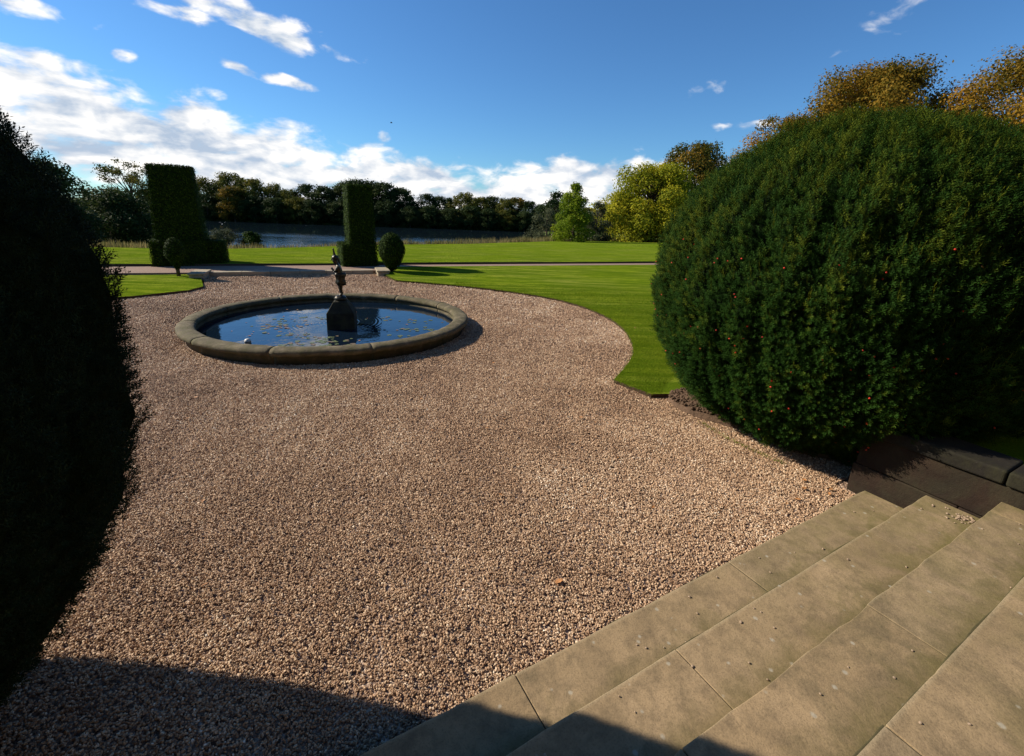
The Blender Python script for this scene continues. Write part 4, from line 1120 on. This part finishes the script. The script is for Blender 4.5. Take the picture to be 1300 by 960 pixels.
person('distant walker in a dark coat beyond the far lawn, on the left', 5.05, 62.5, c1, dk)
person('distant walker in a purple coat beyond the far lawn, by the conical tree', 5.62, 62.6, c2, dk)

# bird
br = empty('bird', (-31.2, 120, 22.1)); tag(br, 'tiny dark bird flying high above the lake', 'bird')
mb = mat_simple('feathers', (.03, .03, .035), .8)
bm = bmesh.new(); bmesh.ops.create_uvsphere(bm, u_segments=12, v_segments=8, radius=1)
for v in bm.verts: v.co = Vector((v.co.x * .30 * (1 - .2 * v.co.x), v.co.y * .08, v.co.z * .09))
obj_bm('body', bm, mb, br, True)
for s in (-1, 1):
    bm = bmesh.new(); vs = [bm.verts.new(p) for p in ((.12, .04 * s, 0), (-.12, .04 * s, 0), (-.16, .35 * s, .14), (-.02, .62 * s, .08), (.10, .35 * s, .16))]
    bm.faces.new(vs); o = obj_bm('wing', bm, mb, br); o.modifiers.new('s', 'SOLIDIFY').thickness = .02

# ------------------------------------------------------------------ light and sky
SUN_EL, SHADOW_DIR = 33.0, -14.0      # shadows run towards +x, a little towards the camera
az_to = math.pi + R(SHADOW_DIR)       # direction towards the sun in the xy plane (from +x)
sdir = Vector((math.cos(az_to) * math.cos(R(SUN_EL)), math.sin(az_to) * math.cos(R(SUN_EL)), math.sin(R(SUN_EL))))
L = bpy.data.lights.new('sun', 'SUN'); L.energy = 5.0; L.angle = R(.53); L.color = (1, .91, .77)
lo = link(bpy.data.objects.new('sun', L)); lo.rotation_euler = (-sdir).to_track_quat('-Z', 'Y').to_euler()

w = bpy.data.worlds.new('World'); SC.world = w; w.use_nodes = True; t = w.node_tree; t.nodes.clear()
def wn(typ, **kw):
    nd = t.nodes.new(typ)
    for k, v in kw.items(): setattr(nd, k, v)
    return nd
def wm(op, a, b=0.0, c=0.0, clamp=False):
    nd = wn('ShaderNodeMath', operation=op); nd.use_clamp = clamp
    for i, v in enumerate((a, b, c)):
        if isinstance(v, (int, float)): nd.inputs[i].default_value = v
        else: t.links.new(v, nd.inputs[i])
    return nd.outputs[0]
sky = wn('ShaderNodeTexSky', sky_type='NISHITA'); sky.sun_disc = False; sky.sun_elevation = R(SUN_EL)
sky.sun_rotation = math.pi / 2 - az_to; sky.air_density = 1.0; sky.dust_density = .15; sky.ozone_density = 2.0; sky.altitude = 100
bg1 = wn('ShaderNodeBackground'); bg1.inputs['Strength'].default_value = .060
tn = wn('ShaderNodeMix', data_type='RGBA', blend_type='MULTIPLY'); tn.inputs[0].default_value = 1; tn.inputs[7].default_value = (.56, .98, 1.38, 1)
t.links.new(sky.outputs[0], tn.inputs[6]); t.links.new(tn.outputs[2], bg1.inputs['Color'])
tc = wn('ShaderNodeTexCoord'); sx = wn('ShaderNodeSeparateXYZ'); t.links.new(tc.outputs['Generated'], sx.inputs[0])
az = wm('MULTIPLY', wm('ARCTAN2', sx.outputs[0], sx.outputs[1]), 57.2958)
el = wm('MULTIPLY', wm('ARCSINE', sx.outputs[2]), 57.2958)
ae = wn('ShaderNodeCombineXYZ'); t.links.new(az, ae.inputs[0]); t.links.new(el, ae.inputs[1])
# cloud banks: (azimuth, elevation, half widths, tilt, weight)
blobs = [(-45, 6.5, 17, 4.6, -10, 1.0), (-30, 4.2, 16, 4.2, -9, 1.0), (-14, 2.4, 12, 3.5, -6, 1.0), (5, 2.6, 13, 3.4, 6, 1.0), (17, 3.0, 13, 3.4, 0, 1.0), (30, 2.8, 9, 3.6, 0, .8),
         (-28.0, 16.7, 8.5, 1.35, -13, .86), (-21.2, 15.1, 2.2, .7, -10, .6), (-33, 16.0, 3.5, .7, 0, .55), (-44.5, 14.2, 5.0, .7, -6, .5), (-29.2, 12.5, 1.9, .55, -15, .62), (-25, 11.8, 2.4, .6, -5, .72),
         (-38.2, 11.9, 1.1, .6, 0, .6), (-46, 10.5, 6, 1.2, -5, .75), (-15.3, 7.6, .9, .6, 0, .55), (-7.5, 4.7, 1.4, .6, 0, .55), (36.5, 17.8, 4, 1.0, 20, .24), (26, 9.5, 3.5, .5, 3, .36), (19.2, 12.8, 2.2, .6, 20, .22), (-31, 9.8, 1.0, .5, 0, .4),
         (75, 4, 18, 3, 0, .8), (-75, 6, 20, 4, 0, .8)]
fld = None
for (ba, be, ra, re, rot, wt) in blobs:
    mp = wn('ShaderNodeMapping', vector_type='TEXTURE'); mp.inputs['Location'].default_value = (ba, be, 0); mp.inputs['Rotation'].default_value = (0, 0, R(rot)); mp.inputs['Scale'].default_value = (ra, re, 1)
    t.links.new(ae.outputs[0], mp.inputs['Vector']); ln = wn('ShaderNodeVectorMath', operation='LENGTH'); t.links.new(mp.outputs[0], ln.inputs[0])
    v = wm('MULTIPLY', wm('SUBTRACT', 1.2, ln.outputs['Value']), 1.25 * wt)
    v = wm('MINIMUM', v, .85 * wt)
    fld = v if fld is None else wm('MAXIMUM', fld, v)
def cnoise(dx, dy, scale, detail, rough=.56, st=(1, 2.1, 1)):
    mp = wn('ShaderNodeMapping'); mp.inputs['Location'].default_value = (dx, dy, 0); mp.inputs['Scale'].default_value = st; t.links.new(ae.outputs[0], mp.inputs['Vector'])
    n = wn('ShaderNodeTexNoise'); n.inputs['Scale'].default_value = scale; n.inputs['Detail'].default_value = detail; n.inputs['Roughness'].default_value = rough; n.inputs['Distortion'].default_value = .25
    t.links.new(mp.outputs[0], n.inputs['Vector']); return n.outputs['Fac']
n0 = cnoise(0, 0, .26, 8, .52); n1 = cnoise(.8, -1.2, .26, 5, .52); nb_ = cnoise(11, 5, .10, 5)
dens = wm('ADD', fld, wm('MULTIPLY', wm('SUBTRACT', n0, .50), 2.3))
mr = wn('ShaderNodeMapRange', interpolation_type='SMOOTHSTEP'); mr.inputs[1].default_value = .10; mr.inputs[2].default_value = .72; t.links.new(dens, mr.inputs[0])
# cumulus modelling: side towards the sun bright, hollows and bases grey-blue
shade = wm('ADD', wm('MULTIPLY', wm('SUBTRACT', n0, n1), 2.6), wm('MULTIPLY', wm('SUBTRACT', .56, nb_), 3.2))
sh2 = wn('ShaderNodeMapRange'); sh2.inputs[1].default_value = -.40; sh2.inputs[2].default_value = .60; t.links.new(shade, sh2.inputs[0])
cr = wn('ShaderNodeValToRGB'); cr.color_ramp.elements[0].color = (.40, .49, .62, 1); cr.color_ramp.elements[1].color = (1.0, .97, .93, 1); t.links.new(sh2.outputs[0], cr.inputs['Fac'])
bg2 = wn('ShaderNodeBackground'); bg2.inputs['Strength'].default_value = .74; t.links.new(cr.outputs[0], bg2.inputs['Color'])
mx = wn('ShaderNodeMixShader'); t.links.new(mr.outputs[0], mx.inputs[0]); t.links.new(bg1.outputs[0], mx.inputs[1]); t.links.new(bg2.outputs[0], mx.inputs[2])
wo = wn('ShaderNodeOutputWorld'); t.links.new(mx.outputs[0], wo.inputs['Surface'])
w.cycles.sampling_method = 'MANUAL'; w.cycles.sample_map_resolution = 512

# ------------------------------------------------------------------ camera
f_, p_, r_, H_ = 572.0, math.atan(167 / 572), .035, 2.5
cam = bpy.data.cameras.new('camera'); cam.sensor_width = 36; cam.lens = 36 * f_ / 1300; cam.shift_y = -45 / 1300; cam.clip_end = 3000; cam.clip_start = .05
co = link(bpy.data.objects.new('camera', cam))
up0 = Vector((0, math.sin(p_), math.cos(p_))); x0 = Vector((1, 0, 0)); fw = Vector((0, math.cos(p_), -math.sin(p_)))
rx = x0 * math.cos(r_) + up0 * math.sin(r_); ux = up0 * math.cos(r_) - x0 * math.sin(r_)
Mx = Matrix((rx, ux, -fw)).transposed().to_4x4(); Mx.translation = Vector((0, 0, H_)); co.matrix_world = Mx
SC.camera = co

SC.render.engine = 'CYCLES'
SC.view_settings.view_transform = 'Standard'; SC.view_settings.look = 'None'; SC.view_settings.gamma = 1; SC.view_settings.exposure = 0.68
SC.cycles.use_denoising = True
SC.cycles.max_bounces = 6; SC.cycles.diffuse_bounces = 2; SC.cycles.glossy_bounces = 3; SC.cycles.transmission_bounces = 2; SC.cycles.transparent_max_bounces = 4
SC.cycles.caustics_reflective = False; SC.cycles.caustics_refractive = False
